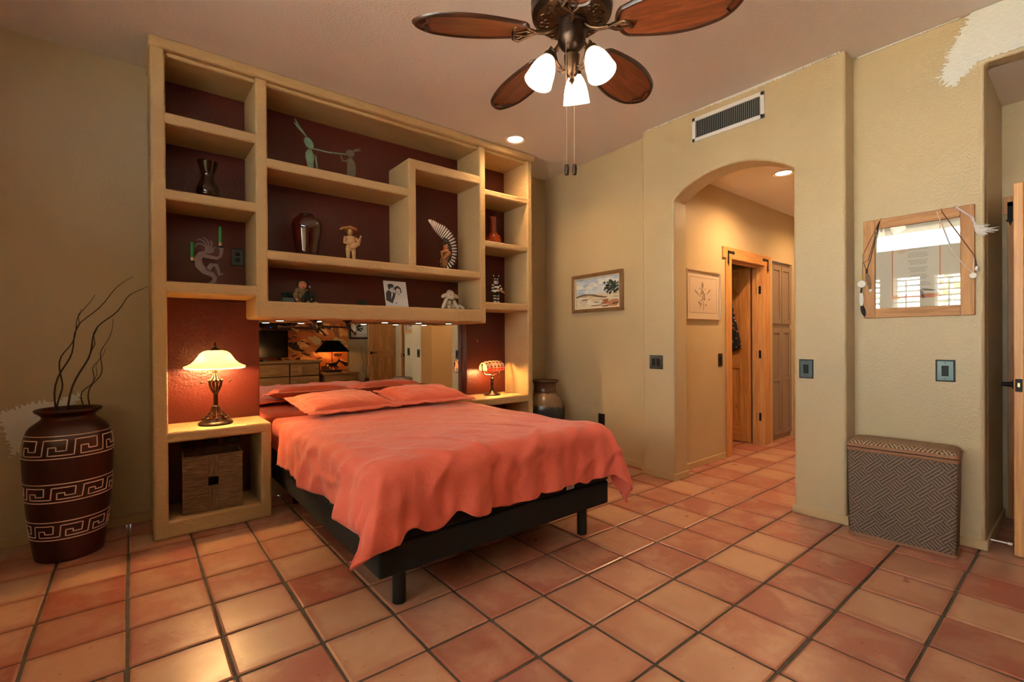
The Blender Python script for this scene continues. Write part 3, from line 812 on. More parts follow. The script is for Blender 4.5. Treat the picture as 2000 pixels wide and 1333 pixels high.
obj('motor_plate', B().lathe([(0.148, hz+0.0335), (0.146, hz+0.0275), (0.07, hz+0.0085), (0.0, hz+0.0045)][::-1], n=56, close=False), M_bronze, fan, 40, label='bronze underside of the motor')
mo = B()
for k in range(30):     # cast relief on the underside of the housing
    a = 2*PI*k/30; rr_ = 0.105 + 0.018*(k % 2)
    mo.tube([((rr_+0.014*math.cos(q*1.05))*math.cos(a+0.10*math.sin(q*1.05)), (rr_+0.014*math.cos(q*1.05))*math.sin(a+0.10*math.sin(q*1.05)), hz+0.008+(rr_-0.07)*0.25) for q in range(7)], 0.0032, 5)
obj('relief', mo, M_bronze, fan, 60)
lathe_part('switch_housing', [(0.0, 2.562-CZ), (0.068, 2.560-CZ), (0.070, 2.548-CZ), (0.060, 2.544-CZ), (0.060, 2.500-CZ), (0.058, 2.478-CZ), (0.050, 2.470-CZ), (0.048, 2.462-CZ), (0.038, 2.452-CZ), (0.024, 2.442-CZ), (0.012, 2.436-CZ), (0.0, 2.435-CZ)], M_darkbronze, fan, 40)
lathe_part('light_hub', [(0.0, 2.438-CZ), (0.012, 2.436-CZ), (0.034, 2.424-CZ), (0.034, 2.415-CZ), (0.028, 2.375-CZ), (0.025, 2.352-CZ), (0.022, 2.342-CZ), (0.012, 2.334-CZ), (0.009, 2.325-CZ), (0.013, 2.318-CZ), (0.006, 2.31-CZ), (0.0, 2.298-CZ)], M_bronze, fan, 12)
M_champ0 = mat_plain('pale_bead_chain', (196, 172, 146), 0.4, 0.4)
def blade_outline(n=48, k=1.0):
    P = []
    for i in range(n+1):
        t = 0.5-0.5*math.cos(PI*i/n); x = 0.185 + (0.665-0.185)*t
        w = 0.060 + 0.052*math.sin(PI*min(1, t*0.98+0.02)**1.15)**0.9 + 0.0*t
        if t < 0.08: w *= math.sqrt(max(0.0, 1-((0.08-t)/0.08)**2))
        if t > 0.80:
            w *= math.sqrt(max(0.0, 1-((t-0.80)/0.20)**2.2))
        P.append((x, w))
    return P
def loop_from(P): return [(x, w) for x, w in P] + [(x, -w) for x, w in reversed(P)]
BO = loop_from(blade_outline())
cxm = 0.43
BI = [((x-cxm)*0.93+cxm, y*0.84) for x, y in BO]
a0 = 152.7
def dedupe(P):
    out = []
    for p in P:
        if not out or (Vector(p)-Vector(out[-1])).length > 1e-4: out.append(p)
    if (Vector(out[0])-Vector(out[-1])).length < 1e-4: out.pop()
    return out
keep = [i for i, p in enumerate(BO) if i == 0 or (Vector(p)-Vector(BO[i-1])).length > 1e-4]
if (Vector(BO[keep[0]])-Vector(BO[keep[-1]])).length < 1e-4: keep.pop()
BO = [BO[i] for i in keep]; BI = [BI[i] for i in keep]
for k in range(5):
    az = R(a0 - 72*k)
    m = Matrix.Rotation(az, 4, 'Z') @ Matrix.Translation((0.19, 0, 2.505-CZ)) @ Matrix.Rotation(R(3.2), 4, 'Y') @ Matrix.Rotation(R(-13), 4, 'X') @ Matrix.Translation((-0.19, 0, 0))
    bl = obj('blade', B().prism(BI, 0.006, Matrix.Identity(4)), M_blade, fan, 35); bl.matrix_local = m
    rb = B(); n = len(BO); vs = []
    for (xo, yo), (xi, yi) in zip(BO, BI): vs += [(xo, yo, 0.002), (xo, yo, 0.008), (xi, yi, 0.0095), (xi, yi, -0.003), ((xo+xi)/2, (yo+yi)/2, -0.006)]
    fs = []
    for i in range(n):
        j = (i+1) % n
        for e in range(5): fs.append((i*5+e, j*5+e, j*5+(e+1) % 5, i*5+(e+1) % 5))
    # carved scroll at the tip
    rb.add(vs, fs)
    rb.tube([(0.612, -0.055, -0.004), (0.600, -0.035, -0.005), (0.612, -0.018, -0.005), (0.626, 0.0, -0.006), (0.612, 0.018, -0.005), (0.600, 0.035, -0.005), (0.612, 0.055, -0.004)], 0.004, 6)
    obj('rim', rb, M_bladerim, bl, 50, label='dark carved blade rim')
    ir = B(); ca, sa = math.cos(az), math.sin(az)
    def W_(x, y, z): return (x*ca-y*sa, x*sa+y*ca, z-CZ)
    ir.tube([W_(0.055, 0, 2.545), (W_(0.085, 0, 2.522)), W_(0.125, 0, 2.508), W_(0.165, 0, 2.505)], [0.011, 0.010, 0.010, 0.009], 8)
    for s in (-1, 1):
        ir.tube([W_(0.155, 0, 2.505), W_(0.185, 0.020*s, 2.498), W_(0.225, 0.040*s, 2.494+0.009*s), W_(0.25, 0.026*s, 2.488+0.006*s), W_(0.255, 0, 2.486)], 0.0065, 8)
        ir.tube([W_(0.165, 0.004*s, 2.503), W_(0.205, 0.016*s, 2.494), W_(0.245, 0.006*s, 2.488)], 0.004, 6)
    obj('blade_iron', ir, M_bronze, fan, 60)
shprof = [(0.020, 0.0), (0.026, -0.006), (0.036, -0.022), (0.046, -0.045), (0.053, -0.075), (0.057, -0.105), (0.060, -0.122)]
shp2 = shprof + [(r_-0.003, z_) for r_, z_ in reversed(shprof)]
for k, (az, tl) in enumerate(((36, 24), (156, 24), (276, 24))):
    a = R(az); d = Vector((math.cos(a), math.sin(a), 0))
    hub = Vector((0, 0, 2.40-CZ))
    j = d*0.097 + Vector((0, 0, 2.425-CZ))
    am = B().tube([d*0.024+Vector((0, 0, 2.372-CZ)), d*0.045+Vector((0, 0, 2.362-CZ)), d*0.066+Vector((0, 0, 2.385-CZ)), d*0.078+Vector((0, 0, 2.43-CZ)), d*0.094+Vector((0, 0, 2.446-CZ)), d*0.104+Vector((0, 0, 2.428-CZ)), j+d*0.012+Vector((0, 0, -0.02))], 0.0055, 8)
    am.tube([d*0.03+Vector((0, 0, 2.36-CZ)), d*0.05+Vector((0, 0, 2.345-CZ)), d*0.062+Vector((0, 0, 2.352-CZ)), d*0.058+Vector((0, 0, 2.364-CZ))], 0.004, 6)
    obj('light_arm', am, M_bronze, fan, 60)
    ax = (d*math.sin(R(tl)) + Vector((0, 0, -math.cos(R(tl))))).normalized()
    base = j + Vector((0, 0, -0.012))
    so_ = obj('socket', B().lathe([(0, -0.012), (0.016, -0.012), (0.026, 0.0), (0.028, 0.016), (0.0, 0.018)], base, 20, ax), M_bronze, fan)
    shd = B().lathe([(r_, -z_) for r_, z_ in shp2], base+ax*0.012, 36, ax, close=False)
    obj('glass_shade', shd, M_opal, fan, 60, label='glowing white opal glass shade')
for x, y, z1 in ((-0.065, -0.03, 1.94), (0.0, -0.012, 1.96)):
    ch = B().tube([(x, y, 2.45-CZ), (x, y, z1-CZ)], 0.0006, 5)
    obj('pull_chain', ch, M_champ0, fan)
    obj('pull_knob', B().lathe([(0.0, 0.0), (0.009, -0.002), (0.0105, -0.022), (0.008, -0.044), (0, -0.045)][::-1], (x, y, z1-CZ), 14), M_darkbronze, fan)
# recessed can lights
M_canlens = mat_emit('can_light_lens', (255, 222, 176), 18)
def can(loc, label, r_, watts, aim=None, spot=130, tilt=0):
    t = thing('recessed_light', label, 'light', loc)
    obj('trim_ring', B().lathe([(r_*0.72, -0.001), (r_, -0.001), (r_*1.02, -0.006), (r_*0.95, -0.012), (r_*0.72, -0.004)], n=40, close=False), mat_ring, t)
    ln = obj('lens', B().lathe([(0.0, -0.006), (r_*0.5, -0.006), (r_*0.72, -0.003), (r_*0.72, 0.0), (0, 0)][::-1], n=32), M_canlens, t)
    lamp('can_beam', 'SPOT', (0, 0, -0.03), watts, (255, 206, 150), t, 0.05, spot, 0.8)
mat_ring = mat_plain('cream_can_trim', (214, 190, 172), 0.4)
can((2.80, 3.40, CZ), 'lit recessed ceiling light over the shelf unit', 0.098, CAN_W, spot=150)
can((4.66, 1.80, HZ), 'lit recessed light in the hallway ceiling', 0.09, HALL_W, spot=160)
can((6.2, 1.75, HZ), 'unseen recessed light added deep in the hallway for ambient light', 0.09, HALL_W*0.6, spot=160)  # added out of view to lift the hallway's ambient light

# air vent above the arch
vt = thing('air_vent', 'white metal air vent grille above the arch', 'vent', (XB, 1.80, 2.922))
vb = B(); yv, zv = 0.284, 0.098
vb.box(-0.012, -yv, zv-0.03, 0, yv, zv); vb.box(-0.012, -yv, -zv, 0, yv, -zv+0.03); vb.box(-0.012, -yv, -zv, 0, -yv+0.03, zv); vb.box(-0.012, yv-0.03, -zv, 0, yv, zv)
obj('frame', vb, M_whitemetal, vt, 35, 0.003)
obj('backing', bx(-0.002, -yv+0.03, -zv+0.03, 0, yv-0.03, zv-0.03), M_black, vt)
M_slat = mat_plain('grey_louver_metal', (150, 150, 144), 0.4, 0.3)
slm = mesh('louver', B().obox(Matrix.Rotation(R(32), 4, 'Z'), 0.010, 0.003, 0.138), M_slat, 0)
for k in range(34):
    o = obj('louver', slm, None, vt); o.location = (-0.0065, -yv+0.038+k*(2*yv-0.076)/33, 0)
# ------------------------------------------------------------------ switches and outlets
def plate(name, label, cat, loc, rz, w, h, gang=1, kind='rocker', mat=None, rim=True):
    """plate in local XZ, facing -Y"""
    t = thing(name, label, cat, loc, rz)
    if rim: obj('backplate', bx(-w/2, -0.004, -h/2, w/2, 0, h/2), M_black, t, 35, 0.002)
    obj('cover', bx(-w/2+0.006, -0.008, -h/2+0.006, w/2-0.006, -0.003, h/2-0.006), mat or M_plate, t, 35, 0.0025)
    for g in range(gang):
        cx = (g-(gang-1)/2)*0.046
        if kind == 'rocker':
            m = Matrix.Translation((cx, -0.010, 0)) @ Matrix.Rotation(R(6), 4, 'X')
            obj('rocker', B().obox(m, 0.030, 0.010, 0.062), M_black, t, 35, 0.002)
        else:
            for s in (-1, 1): obj('socket', bx(cx-0.016, -0.0105, s*0.021-0.015, cx+0.016, -0.0075, s*0.021+0.015), M_black, t, 35, 0.004)
        for s in (-1, 1): obj('screw', B().lathe([(0, 0), (0.0035, 0), (0.003, 0.0015), (0, 0.002)], (cx, -0.008, s*(h/2-0.018)), 10, (0, -1, 0)), M_darkbronze, t)
    return t
plate('light_switch', 'double rocker switch in a dark plate beside the arch, near the painting', 'switch', (XB-0.0005, 2.441, 1.011), -PI/2, 0.134, 0.122, 2)
plate('light_switch', 'single rocker switch in a nickel plate on the arch pier', 'switch', (XB-0.0005, 1.252, 1.005), -PI/2, 0.088, 0.13)
plate('light_switch', 'single rocker switch in a nickel plate under the wood framed print', 'switch', (XC-0.0005, 0.567, 1.016), -PI/2, 0.088, 0.13)
plate('light_switch', 'dark switch in the hallway beside the pine door frame', 'switch', (4.61, HY-0.0005, 1.0), 0, 0.085, 0.13, mat=M_darkbronze)
plate('wall_outlet', 'black wall outlet low on the wall under the beach painting', 'outlet', (3.72+0.0556*(3.19-2.56)*0.955-0.0035, 3.19, 0.387), -PI/2-R(3.04), 0.086, 0.132, kind='outlet', mat=M_black)
plate('wall_outlet', 'nickel wall outlet on the oxblood panel beside the candle holder', 'outlet', (0.616, YK-0.0005, 1.838), 0, 0.085, 0.128, kind='outlet')

# ------------------------------------------------------------------ pictures
M_goldframe = mat_plain('brown_gilt_frame', (138, 104, 68), 0.35, 0.35, var=0.15)
M_darkframe = mat_plain('dark_frame_edge', (44, 34, 24), 0.4)
M_liner = mat_plain('cream_liner', (222, 206, 172), 0.6)
def picture(name, label, loc, rz, w, h, fw, fmat, art, lw=0.0, depth=0.028, glass=None, edge=None, cat='picture'):
    """picture in local XZ facing -Y"""
    t = thing(name, label, cat, loc, rz)
    for s in (-1, 1):
        obj('frame_rail', B().prism([(-w/2, 0), (w/2, 0), (w/2-fw, fw), (-w/2+fw, fw)], depth, Matrix(((1,0,0,0),(0,0,-1,0),(0,-s,0,s*h/2),(0,0,0,1)))), fmat, t, 35, 0.004)
        obj('frame_stile', B().prism([(-h/2, 0), (h/2, 0), (h/2-fw, fw), (-h/2+fw, fw)], depth, Matrix(((0,-s,0,s*w/2),(0,0,-1,0),(1,0,0,0),(0,0,0,1)))), fmat, t, 35, 0.004)
    iw, ih = w-2*fw, h-2*fw
    if lw:
        lb = B()
        for s in (-1, 1):
            lb.prism([(-iw/2, 0), (iw/2, 0), (iw/2-lw, lw), (-iw/2+lw, lw)], 0.016, Matrix(((1,0,0,0),(0,0,-1,0),(0,-s,0,s*ih/2),(0,0,0,1))))
            lb.prism([(-ih/2, 0), (ih/2, 0), (ih/2-lw, lw), (-ih/2+lw, lw)], 0.016, Matrix(((0,-s,0,s*iw/2),(0,0,-1,0),(1,0,0,0),(0,0,0,1))))
        obj('liner', lb, M_liner, t)
    obj('artwork', prints(art, Matrix(((1,0,0,0),(0,0,-1,-0.008),(0,1,0,0),(0,0,0,1))), 0.00003), M_print, t, 0)
    if glass: obj('glass', bx(-iw/2, -0.0165, -ih/2, iw/2, -0.0150, ih/2), glass, t, 0)
    return t
# beach painting
pr_ = random.Random(3); bw, bh = 0.60, 0.305
art = [(rect(-bw/2, -bh/2, bw/2, bh/2), (196, 206, 212))]
for k in range(40): art.append((clip(dab(pr_.uniform(-0.3, 0.3), pr_.uniform(0.0, 0.15), pr_.uniform(0.03, 0.08), pr_.uniform(0.01, 0.025), pr_), -bw/2, -bh/2, bw/2, bh/2), pr_.choice([(176,192,208),(214,214,208),(198,204,206),(160,182,204),(222,218,206)])))
art.append((rect(-bw/2, -bh/2, bw/2, -0.01), (208, 198, 172)))
for k in range(46):
    y = pr_.uniform(-0.14, -0.02); art.append((clip(dab(pr_.uniform(-0.3, 0.3), y, pr_.uniform(0.03, 0.09), pr_.uniform(0.003, 0.010), pr_), -bw/2, -bh/2, bw/2, bh/2), pr_.choice([(222,214,196),(196,178,142),(176,160,130),(226,222,210),(140,116,86),(188,196,196)])))
for k in range(16): art.append((clip(dab(-0.3+0.028*k, -0.035+0.02*math.sin(k*0.3), 0.024, 0.007, pr_), -bw/2, -bh/2, bw/2, bh/2), (92, 66, 48)))
for k in range(14): art.append((clip(dab(pr_.uniform(0.1, 0.3), pr_.uniform(-0.15, -0.09)+0, 0.05, 0.012, pr_), -bw/2, -bh/2, bw/2, bh/2), pr_.choice([(150,90,60),(110,70,50),(176,120,84)])))
for k in range(70): art.append((clip(dab(pr_.gauss(0.215, 0.05), pr_.gauss(0.045, 0.035), 0.016, 0.012, pr_), -bw/2, -bh/2, bw/2, bh/2), pr_.choice([(36,48,34),(52,64,42),(24,32,24),(84,92,58)])))
for k in range(4): art.append(([(0.15+0.04*k, -0.03), (0.155+0.04*k, -0.03), (0.165+0.04*k, 0.05), (0.16+0.04*k, 0.05)], (58, 40, 28)))
pa = picture('framed_painting', 'small framed seascape painting of surf and a dark tree', (3.7585-0.0005, 3.245, 1.70), -PI/2-R(3.18), 0.712, 0.402, 0.036, M_goldframe, art, 0.012, 0.03)
# hall picture
hp = random.Random(5)
ha = [(rect(-0.3, -0.22, 0.3, 0.22), (226, 208, 190)), (rect(-0.25, -0.17, 0.25, 0.17), (120, 86, 66)), (rect(-0.246, -0.166, 0.246, 0.166), (222, 200, 182))]
for k in range(26):
    x, y = hp.gauss(-0.02, 0.05), hp.gauss(-0.02, 0.045); ha.append((dab(x, y, hp.uniform(0.006, 0.02), hp.uniform(0.003, 0.010), hp, rot=hp.uniform(0, 3)), hp.choice([(110,92,84),(140,120,110),(84,70,64)])))
ha += [(dab(-0.02, 0.09, 0.02, 0.04, hp), (150,128,116)), (dab(0.1, 0.04, 0.05, 0.008, hp, rot=0.6), (130,110,100)), (dab(-0.12, 0.02, 0.05, 0.008, hp, rot=-0.6), (130,110,100)), (dab(0.0, -0.1, 0.006, 0.04, hp), (110,92,84)), (dab(-0.06, -0.1, 0.006, 0.04, hp, rot=-0.3), (110,92,84))]
M_champ = mat_plain('champagne_frame', (196, 172, 142), 0.3, 0.6)
picture('framed_print', 'pale framed dancer drawing under glass in the hallway', (4.28, HY-0.0005, 1.63), 0, 0.62, 0.47, 0.016, M_champ, ha, 0, 0.024, M_artglass)
# poem print in the rustic frame
pp = random.Random(8)
pa_ = [(rect(-0.215, -0.26, 0.215, 0.26), (206, 196, 178)), (rect(-0.115, -0.20, 0.115, 0.25), (214, 206, 190))]
OR = (196, 122, 80)
for x in (-0.115, 0.112): pa_.append((rect(x-0.003, -0.20, x+0.003, 0.25), OR))
pa_.append((rect(-0.115, -0.203, 0.115, -0.1765), OR))
y = 0.115
while y > -0.14:
    for q in range(pp.choice((3, 4, 4))):
        wl = pp.uniform(0.035, 0.06); x = -wl+0.01
        while x < wl+0.01:
            l = pp.uniform(0.006, 0.016); pa_.append((rect(x, y, min(x+l, wl+0.01), y+0.0022), (112, 106, 100))); x += l+0.003
        y -= 0.0085
    y -= 0.012
for k in range(9):
    a = -PI*k/8 if k else 0; pa_.append(([(-0.072, 0.112), (-0.072+0.032*math.cos(a)-0.001, 0.112+0.032*math.sin(a)), (-0.072+0.032*math.cos(a)+0.003, 0.112+0.032*math.sin(a)+0.001)], OR))
pa_ += [(dab(0.06, -0.155, 0.035, 0.006, pp, rot=-0.2), (110, 100, 94)), (dab(0.03, -0.175, 0.008, 0.03, pp, rot=0.3), (150, 140, 132)), (dab(0.034, -0.192, 0.006, 0.012, pp, rot=0.3), (70, 64, 60))]
FP = thing('framed_print', 'printed poem behind glass in a wide rustic wood frame hung with necklaces', 'picture', (XC-0.0005, 0.70, 1.6605), -PI/2)
fw, fh, ft = 0.526, 0.634, 0.061
for s in (-1, 1):
    obj('frame_stile', bx(s*fw/2 - (ft if s > 0 else 0), -0.024, -fh/2, s*fw/2 + (ft if s < 0 else 0), 0, fh/2), M_rusticv, FP, 35, 0.003)
    obj('frame_rail', bx(-fw/2+ft, -0.0235, s*fh/2 - (ft if s > 0 else 0), fw/2-ft, 0, s*fh/2 + (ft if s < 0 else 0)), M_rustic, FP, 35, 0.003)
obj('print_sheet', prints(pa_, Matrix(((1,0,0,0),(0,0,-1,-0.006),(0,1,0,0),(0,0,0,1))), 0.00002), M_print, FP, 0)
obj('glass', bx(-fw/2+ft, -0.0150, -fh/2+ft, fw/2-ft, -0.0135, fh/2-ft), M_artglass, FP, 0)
# necklaces hung on the frame (local frame of the picture: x -> -Y, facing -X)
def hang(name, label, cords, extra):
    t = thing(name, label, 'necklace', (XC-0.0005, 0.70, 1.6605), -PI/2)
    for nm, pts, r_, mat in cords: obj(nm, B().tube(pts, r_, 6), mat, t)
    for nm, b, mat in extra: obj(nm, b, mat, t)
M_cordblk = mat_plain('black_cord', (26, 22, 18), 0.7); M_cordbrn = mat_plain('brown_leather_cord', (112, 62, 34), 0.6)
M_cordwht = mat_plain('white_cord', (226, 218, 206), 0.7); M_bone = mat_plain('bone_white', (230, 222, 208), 0.5, var=0.06, scale=40)
M_featb = mat_plain('barred_feather', (120, 92, 70), 0.8, var=0.5, scale=60); M_featd = mat_plain('dark_feather_tip', (34, 30, 28), 0.8)
M_featw = mat_plain('white_feather', (226, 220, 214), 0.85); M_gold = mat_plain('yellow_beads', (196, 150, 40), 0.4)
def feather(p, d, l, w, seed=0, n=9):
    p = Vector(p); d = Vector(d).normalized(); s = d.cross(Vector((0, 1, 0))).normalized(); vs = []; fs = []
    for i in range(n+1):
        t = i/n; ww = w*math.sin(PI*min(1, 0.12+0.88*t))**0.6*(1 if t < 0.85 else max(0.15, (1-t)/0.15)); c = p+d*l*t + s*0.012*l*math.sin(t*3)
        vs += [c-s*ww/2+Vector((0, -0.001, 0)), c+Vector((0, -0.004, 0)), c+s*ww/2+Vector((0, -0.001, 0)), c+Vector((0, 0.001, 0))]
    for i in range(n):
        for e in range(4): fs.append((i*4+e, i*4+(e+1) % 4, (i+1)*4+(e+1) % 4, (i+1)*4+e))
    return B().add(vs, fs+[(3, 2, 1, 0), tuple(n*4+e for e in range(4))])
hx_, tz = fw/2, fh/2
fz = -0.0275
hang('necklace', 'black cord necklace with a barred feather on the print frame',
     [('cord', [(-0.17, fz+0.012, tz+0.004), (-0.176, fz, tz-0.02), (-0.225, fz, 0.06), (-0.243, fz, 0.0)], 0.0022, M_cordblk), ('cord', [(-0.17, fz+0.014, tz+0.004), (-0.181, fz-0.002, tz-0.03), (-0.235, fz, 0.06), (-0.262, fz, 0.05), (-0.247, fz, 0.0)], 0.0020, M_cordblk)],
     [('wrap', B().cyl((-0.245, fz, 0.004), (-0.245, fz, -0.026), 0.006), M_cordblk), ('feather', feather((-0.245, fz-0.002, -0.024), (0.18, 0, -1), 0.115, 0.024), M_featb), ('tip_bead', B().sph((-0.223, fz-0.002, -0.138), (0.010, 0.006, 0.012), 10, 6), M_bone)])
hang('necklace', 'cord with yellow beads, round shell disc and black tipped feather on the print frame',
     [('cord', [(-0.172, fz+0.010, tz+0.004), (-0.190, fz-0.003, tz-0.05), (-0.264, fz-0.002, 0.10), (-0.268, fz, -0.03)], 0.0018, M_cordbrn), ('beads', [(-0.2685, fz, -0.028), (-0.270, fz, -0.06)], 0.005, M_gold)],
     [('shell_disc', B().lathe([(0, 0), (0.022, 0), (0.025, 0.003), (0.022, 0.008), (0, 0.009)], (-0.272, fz, -0.092), 24, (0, -1, 0)), M_bone), ('wrap', B().cyl((-0.272, fz, -0.112), (-0.276, fz, -0.15), 0.005), M_cordblk), ('feather', feather((-0.276, fz, -0.148), (0.03, 0, -1), 0.10, 0.024), M_featw), ('feather_tip', feather((-0.272, fz-0.001, -0.235), (0.22, 0, -1), 0.075, 0.026), M_featd)])
hang('necklace', 'brown leather cord with a small bone pendant on the print frame',
     [('cord', [(0.118, fz+0.012, tz+0.004), (0.125, fz, tz-0.02), (0.262, fz, 0.02)], 0.0026, M_cordbrn), ('beads', [(0.262, fz, 0.02), (0.270, fz, -0.04)], 0.0035, M_cordbrn)],
     [('pendant', B().sph((0.272, fz, -0.055), (0.009, 0.007, 0.017), 10, 6), M_bone)])
hang('necklace', 'white cord with a round white disc pendant on the print frame',
     [('cord', [(0.10, fz+0.012, tz+0.004), (0.104, fz-0.003, tz-0.02), (0.17, fz-0.003, 0.05), (0.252, fz-0.003, -0.075)], 0.0022, M_cordwht), ('cord', [(0.258, fz, -0.075), (0.262, fz, 0.02)], 0.0022, M_cordwht)],
     [('pendant', B().lathe([(0, 0), (0.017, 0), (0.018, 0.003), (0.015, 0.006), (0, 0.006)], (0.257, fz, -0.093), 20, (0, -1, 0)), M_bone)])
pl = B()
for k in range(90):
    q = random.Random(k); a = 0.6+q.gauss(0, 0.18); l = q.uniform(0.07, 0.135); p0 = Vector((0.258, fz, tz-0.095))
    pl.tube([p0, p0+Vector((l*0.4*math.sin(a*0.6), q.uniform(-0.01, 0.01), -l*0.5*math.cos(a*0.6))), p0+Vector((l*math.sin(a), q.uniform(-0.02, 0.02), -l*math.cos(a)*0.8))], [0.0016, 0.0022, 0.0006], 4)
hang('necklace', 'white braided cord with a fluffy white plume on the print frame',
     [('cord', [(0.182, fz+0.012, tz+0.006), (0.188, fz, tz-0.006), (0.255, fz, tz-0.078)], 0.0048, mat_plain('lilac_cord', (206, 194, 200), 0.7)), ('wrap', [(0.255, fz, tz-0.076), (0.259, fz, tz-0.102)], 0.006, M_cordwht)],
     [('plume', pl, M_featw)])

# ------------------------------------------------------------------ wicker hamper
hm = thing('hamper', 'tall narrow woven raffia laundry hamper with domed lid', 'hamper', (3.60, 0.735, 0), R(4))
hb = B(); 
def rrect(hx, hy, r_, n=5):
    P = []
    for cx, cy, s in ((hx-r_, hy-r_, 0), (-hx+r_, hy-r_, 90), (-hx+r_, -hy+r_, 180), (hx-r_, -hy+r_, 270)):
        for i in range(n+1):
            a = R(s+90*i/n); P.append((cx+r_*math.cos(a), cy+r_*math.sin(a)))
    return P
def loft(rings, cap=True):
    b = B(); n = len(rings[0]); vs = [p for r_ in rings for p in r_]; fs = []
    for k in range(len(rings)-1):
        for i in range(n): fs.append((k*n+i, k*n+(i+1) % n, (k+1)*n+(i+1) % n, (k+1)*n+i))
    if cap: fs += [tuple(reversed(range(n))), tuple((len(rings)-1)*n+i for i in range(n))]
    return b.add(vs, fs)
def rr3(hx, hy, r_, z): return [(x, y, z) for x, y in rrect(hx, hy, r_)]
obj('body', loft([rr3(0.112, 0.243, 0.02, 0.012), rr3(0.118, 0.250, 0.02, 0.30), rr3(0.120, 0.252, 0.02, 0.535)]), M_hamp, hm, 50)
obj('foot_rim', loft([rr3(0.113, 0.244, 0.02, 0.0), rr3(0.1155, 0.2465, 0.02, 0.002), rr3(0.1155, 0.2465, 0.02, 0.016), rr3(0.112, 0.243, 0.02, 0.018)]), mat_plain('leather_binding', (140, 98, 70), 0.6), hm, 50)
obj('body_rim', loft([rr3(0.120, 0.252, 0.02, 0.522), rr3(0.1235, 0.2555, 0.02, 0.525), rr3(0.1235, 0.2555, 0.02, 0.541), rr3(0.119, 0.251, 0.02, 0.543)]), MATS['leather_binding'], hm, 50)
ld = thing('x', '', '') if False else None
lid = obj('lid', loft([rr3(0.121, 0.253, 0.02, 0.561), rr3(0.119, 0.251, 0.024, 0.572), rr3(0.105, 0.237, 0.03, 0.586), rr3(0.075, 0.205, 0.03, 0.594), rr3(0.02, 0.14, 0.012, 0.597)]), M_hamptop, hm, 60)
obj('lid_rim', loft([rr3(0.121, 0.253, 0.02, 0.546), rr3(0.125, 0.257, 0.02, 0.549), rr3(0.125, 0.257, 0.02, 0.563), rr3(0.120, 0.252, 0.02, 0.566)]), MATS['leather_binding'], lid, 50)
obj('hinge_strap', bx(0.121, -0.06, 0.42, 0.127, 0.06, 0.56), M_black, hm, 35, 0.002)

# ------------------------------------------------------------------ tall pot with twigs
def mat_pot():
    m = NT('burnished_oxblood_clay'); v = m.coord(); f = m.noise(v, 5, 6, 0.65)
    c = m.ramp(f, [(0.3, lin((38, 13, 9))), (0.6, lin((64, 24, 16))), (0.78, lin((82, 36, 23)))])
    s = m.ramp(m.noise(v, 30, 5, 0.7), [(0.72, (0,0,0)), (0.76, (1,1,1))])
    m.link(m.mix(m.math('MULTIPLY', s, 0.4), c, lin((150, 110, 86))), m.b.inputs['Base Color'])
    m.link(m.bump(m.noise(v, 40, 3), 0.2, 0.004), m.b.inputs['Normal']); m.set(Roughness=0.36); return m.m
M_pot = mat_pot()
PT = thing('floor_pot', 'tall dark red clay floor pot with white Greek key bands', 'pot', (-0.282, 3.745, 0))
PR = [(0.0, 0.0), (0.140, 0.0), (0.150, 0.006), (0.158, 0.06), (0.176, 0.22), (0.190, 0.40), (0.196, 0.54), (0.196, 0.62), (0.190, 0.68), (0.170, 0.735), (0.140, 0.765), (0.122, 0.780), (0.116, 0.792), (0.122, 0.806), (0.144, 0.824), (0.148, 0.834), (0.142, 0.840), (0.124, 0.834), (0.104, 0.806), (0.096, 0.78), (0.10, 0.74), (0.0, 0.70)]
def cr(prof, n=5, lo=0.0):
    out = []
    P = [Vector(p) for p in prof]
    for i in range(len(P)-1):
        p0, p1, p2, p3 = P[max(i-1, 0)], P[i], P[i+1], P[min(i+2, len(P)-1)]
        for k in range(n):
            t = k/n; q = 0.5*((2*p1)+(-p0+p2)*t+(2*p0-5*p1+4*p2-p3)*t*t+(-p0+3*p1-3*p2+p3)*t**3); out.append((max(lo, q.x), q.y))
    return out+[tuple(P[-1])]
lathe_part('body', [(0.0, 0.0), (0.140, 0.0)] + cr(PR[2:20], 4) + PR[20:], M_pot, PT, 64)
def rad(z):
    for (r0, z0), (r1, z1) in zip(PR[1:11], PR[2:12]):
        if z0 <= z <= z1: return r0+(r1-r0)*(z-z0)/(z1-z0+1e-9)
    return 0.15
M_key = mat_plain('white_slip_line', (222, 196, 180), 0.6)
unitp = [(0.0, 0.0), (0.06, 0.95), (0.80, 0.95), (0.77, 0.28), (0.46, 0.28), (0.46, 0.52), (0.22, 0.52), (0.20, 0.0), (1.0, 0.0)]
def ring_line(b, pts, w):
    """polyline in (theta, z) on the pot surface, as a thin raised ribbon"""
    dense = []
    for (t0, z0), (t1, z1) in zip(pts, pts[1:]):
        m = max(2, int(abs(t1-t0)/0.05)+1)
        for k in range(m): dense.append((t0+(t1-t0)*k/m, z0+(z1-z0)*k/m))
    dense.append(pts[-1])
    b.tube([((rad(z)+0.0008)*math.cos(t), (rad(z)+0.0008)*math.sin(t), z) for t, z in dense], w/2, 5, cap=False)
for zb, zt, ph in ((0.585, 0.705, 0.0), (0.345, 0.445, 0.25), (0.135, 0.235, 0.5)):
    kb = B(); nU = 9; hgt = zt-zb-0.034
    for z in (zb, zt): ring_line(kb, [(2*PI*i/64, z) for i in range(65)], 0.0062)
    pts = []
    for u in range(nU):
        for x, y in unitp[:-1] if u < nU-1 else unitp: pts.append((2*PI*(u+x+ph)/nU, zb+0.017+y*hgt))
    ring_line(kb, pts, 0.0062)
    obj('key_band', kb, M_key, PT, 60, label='white incised Greek key band')
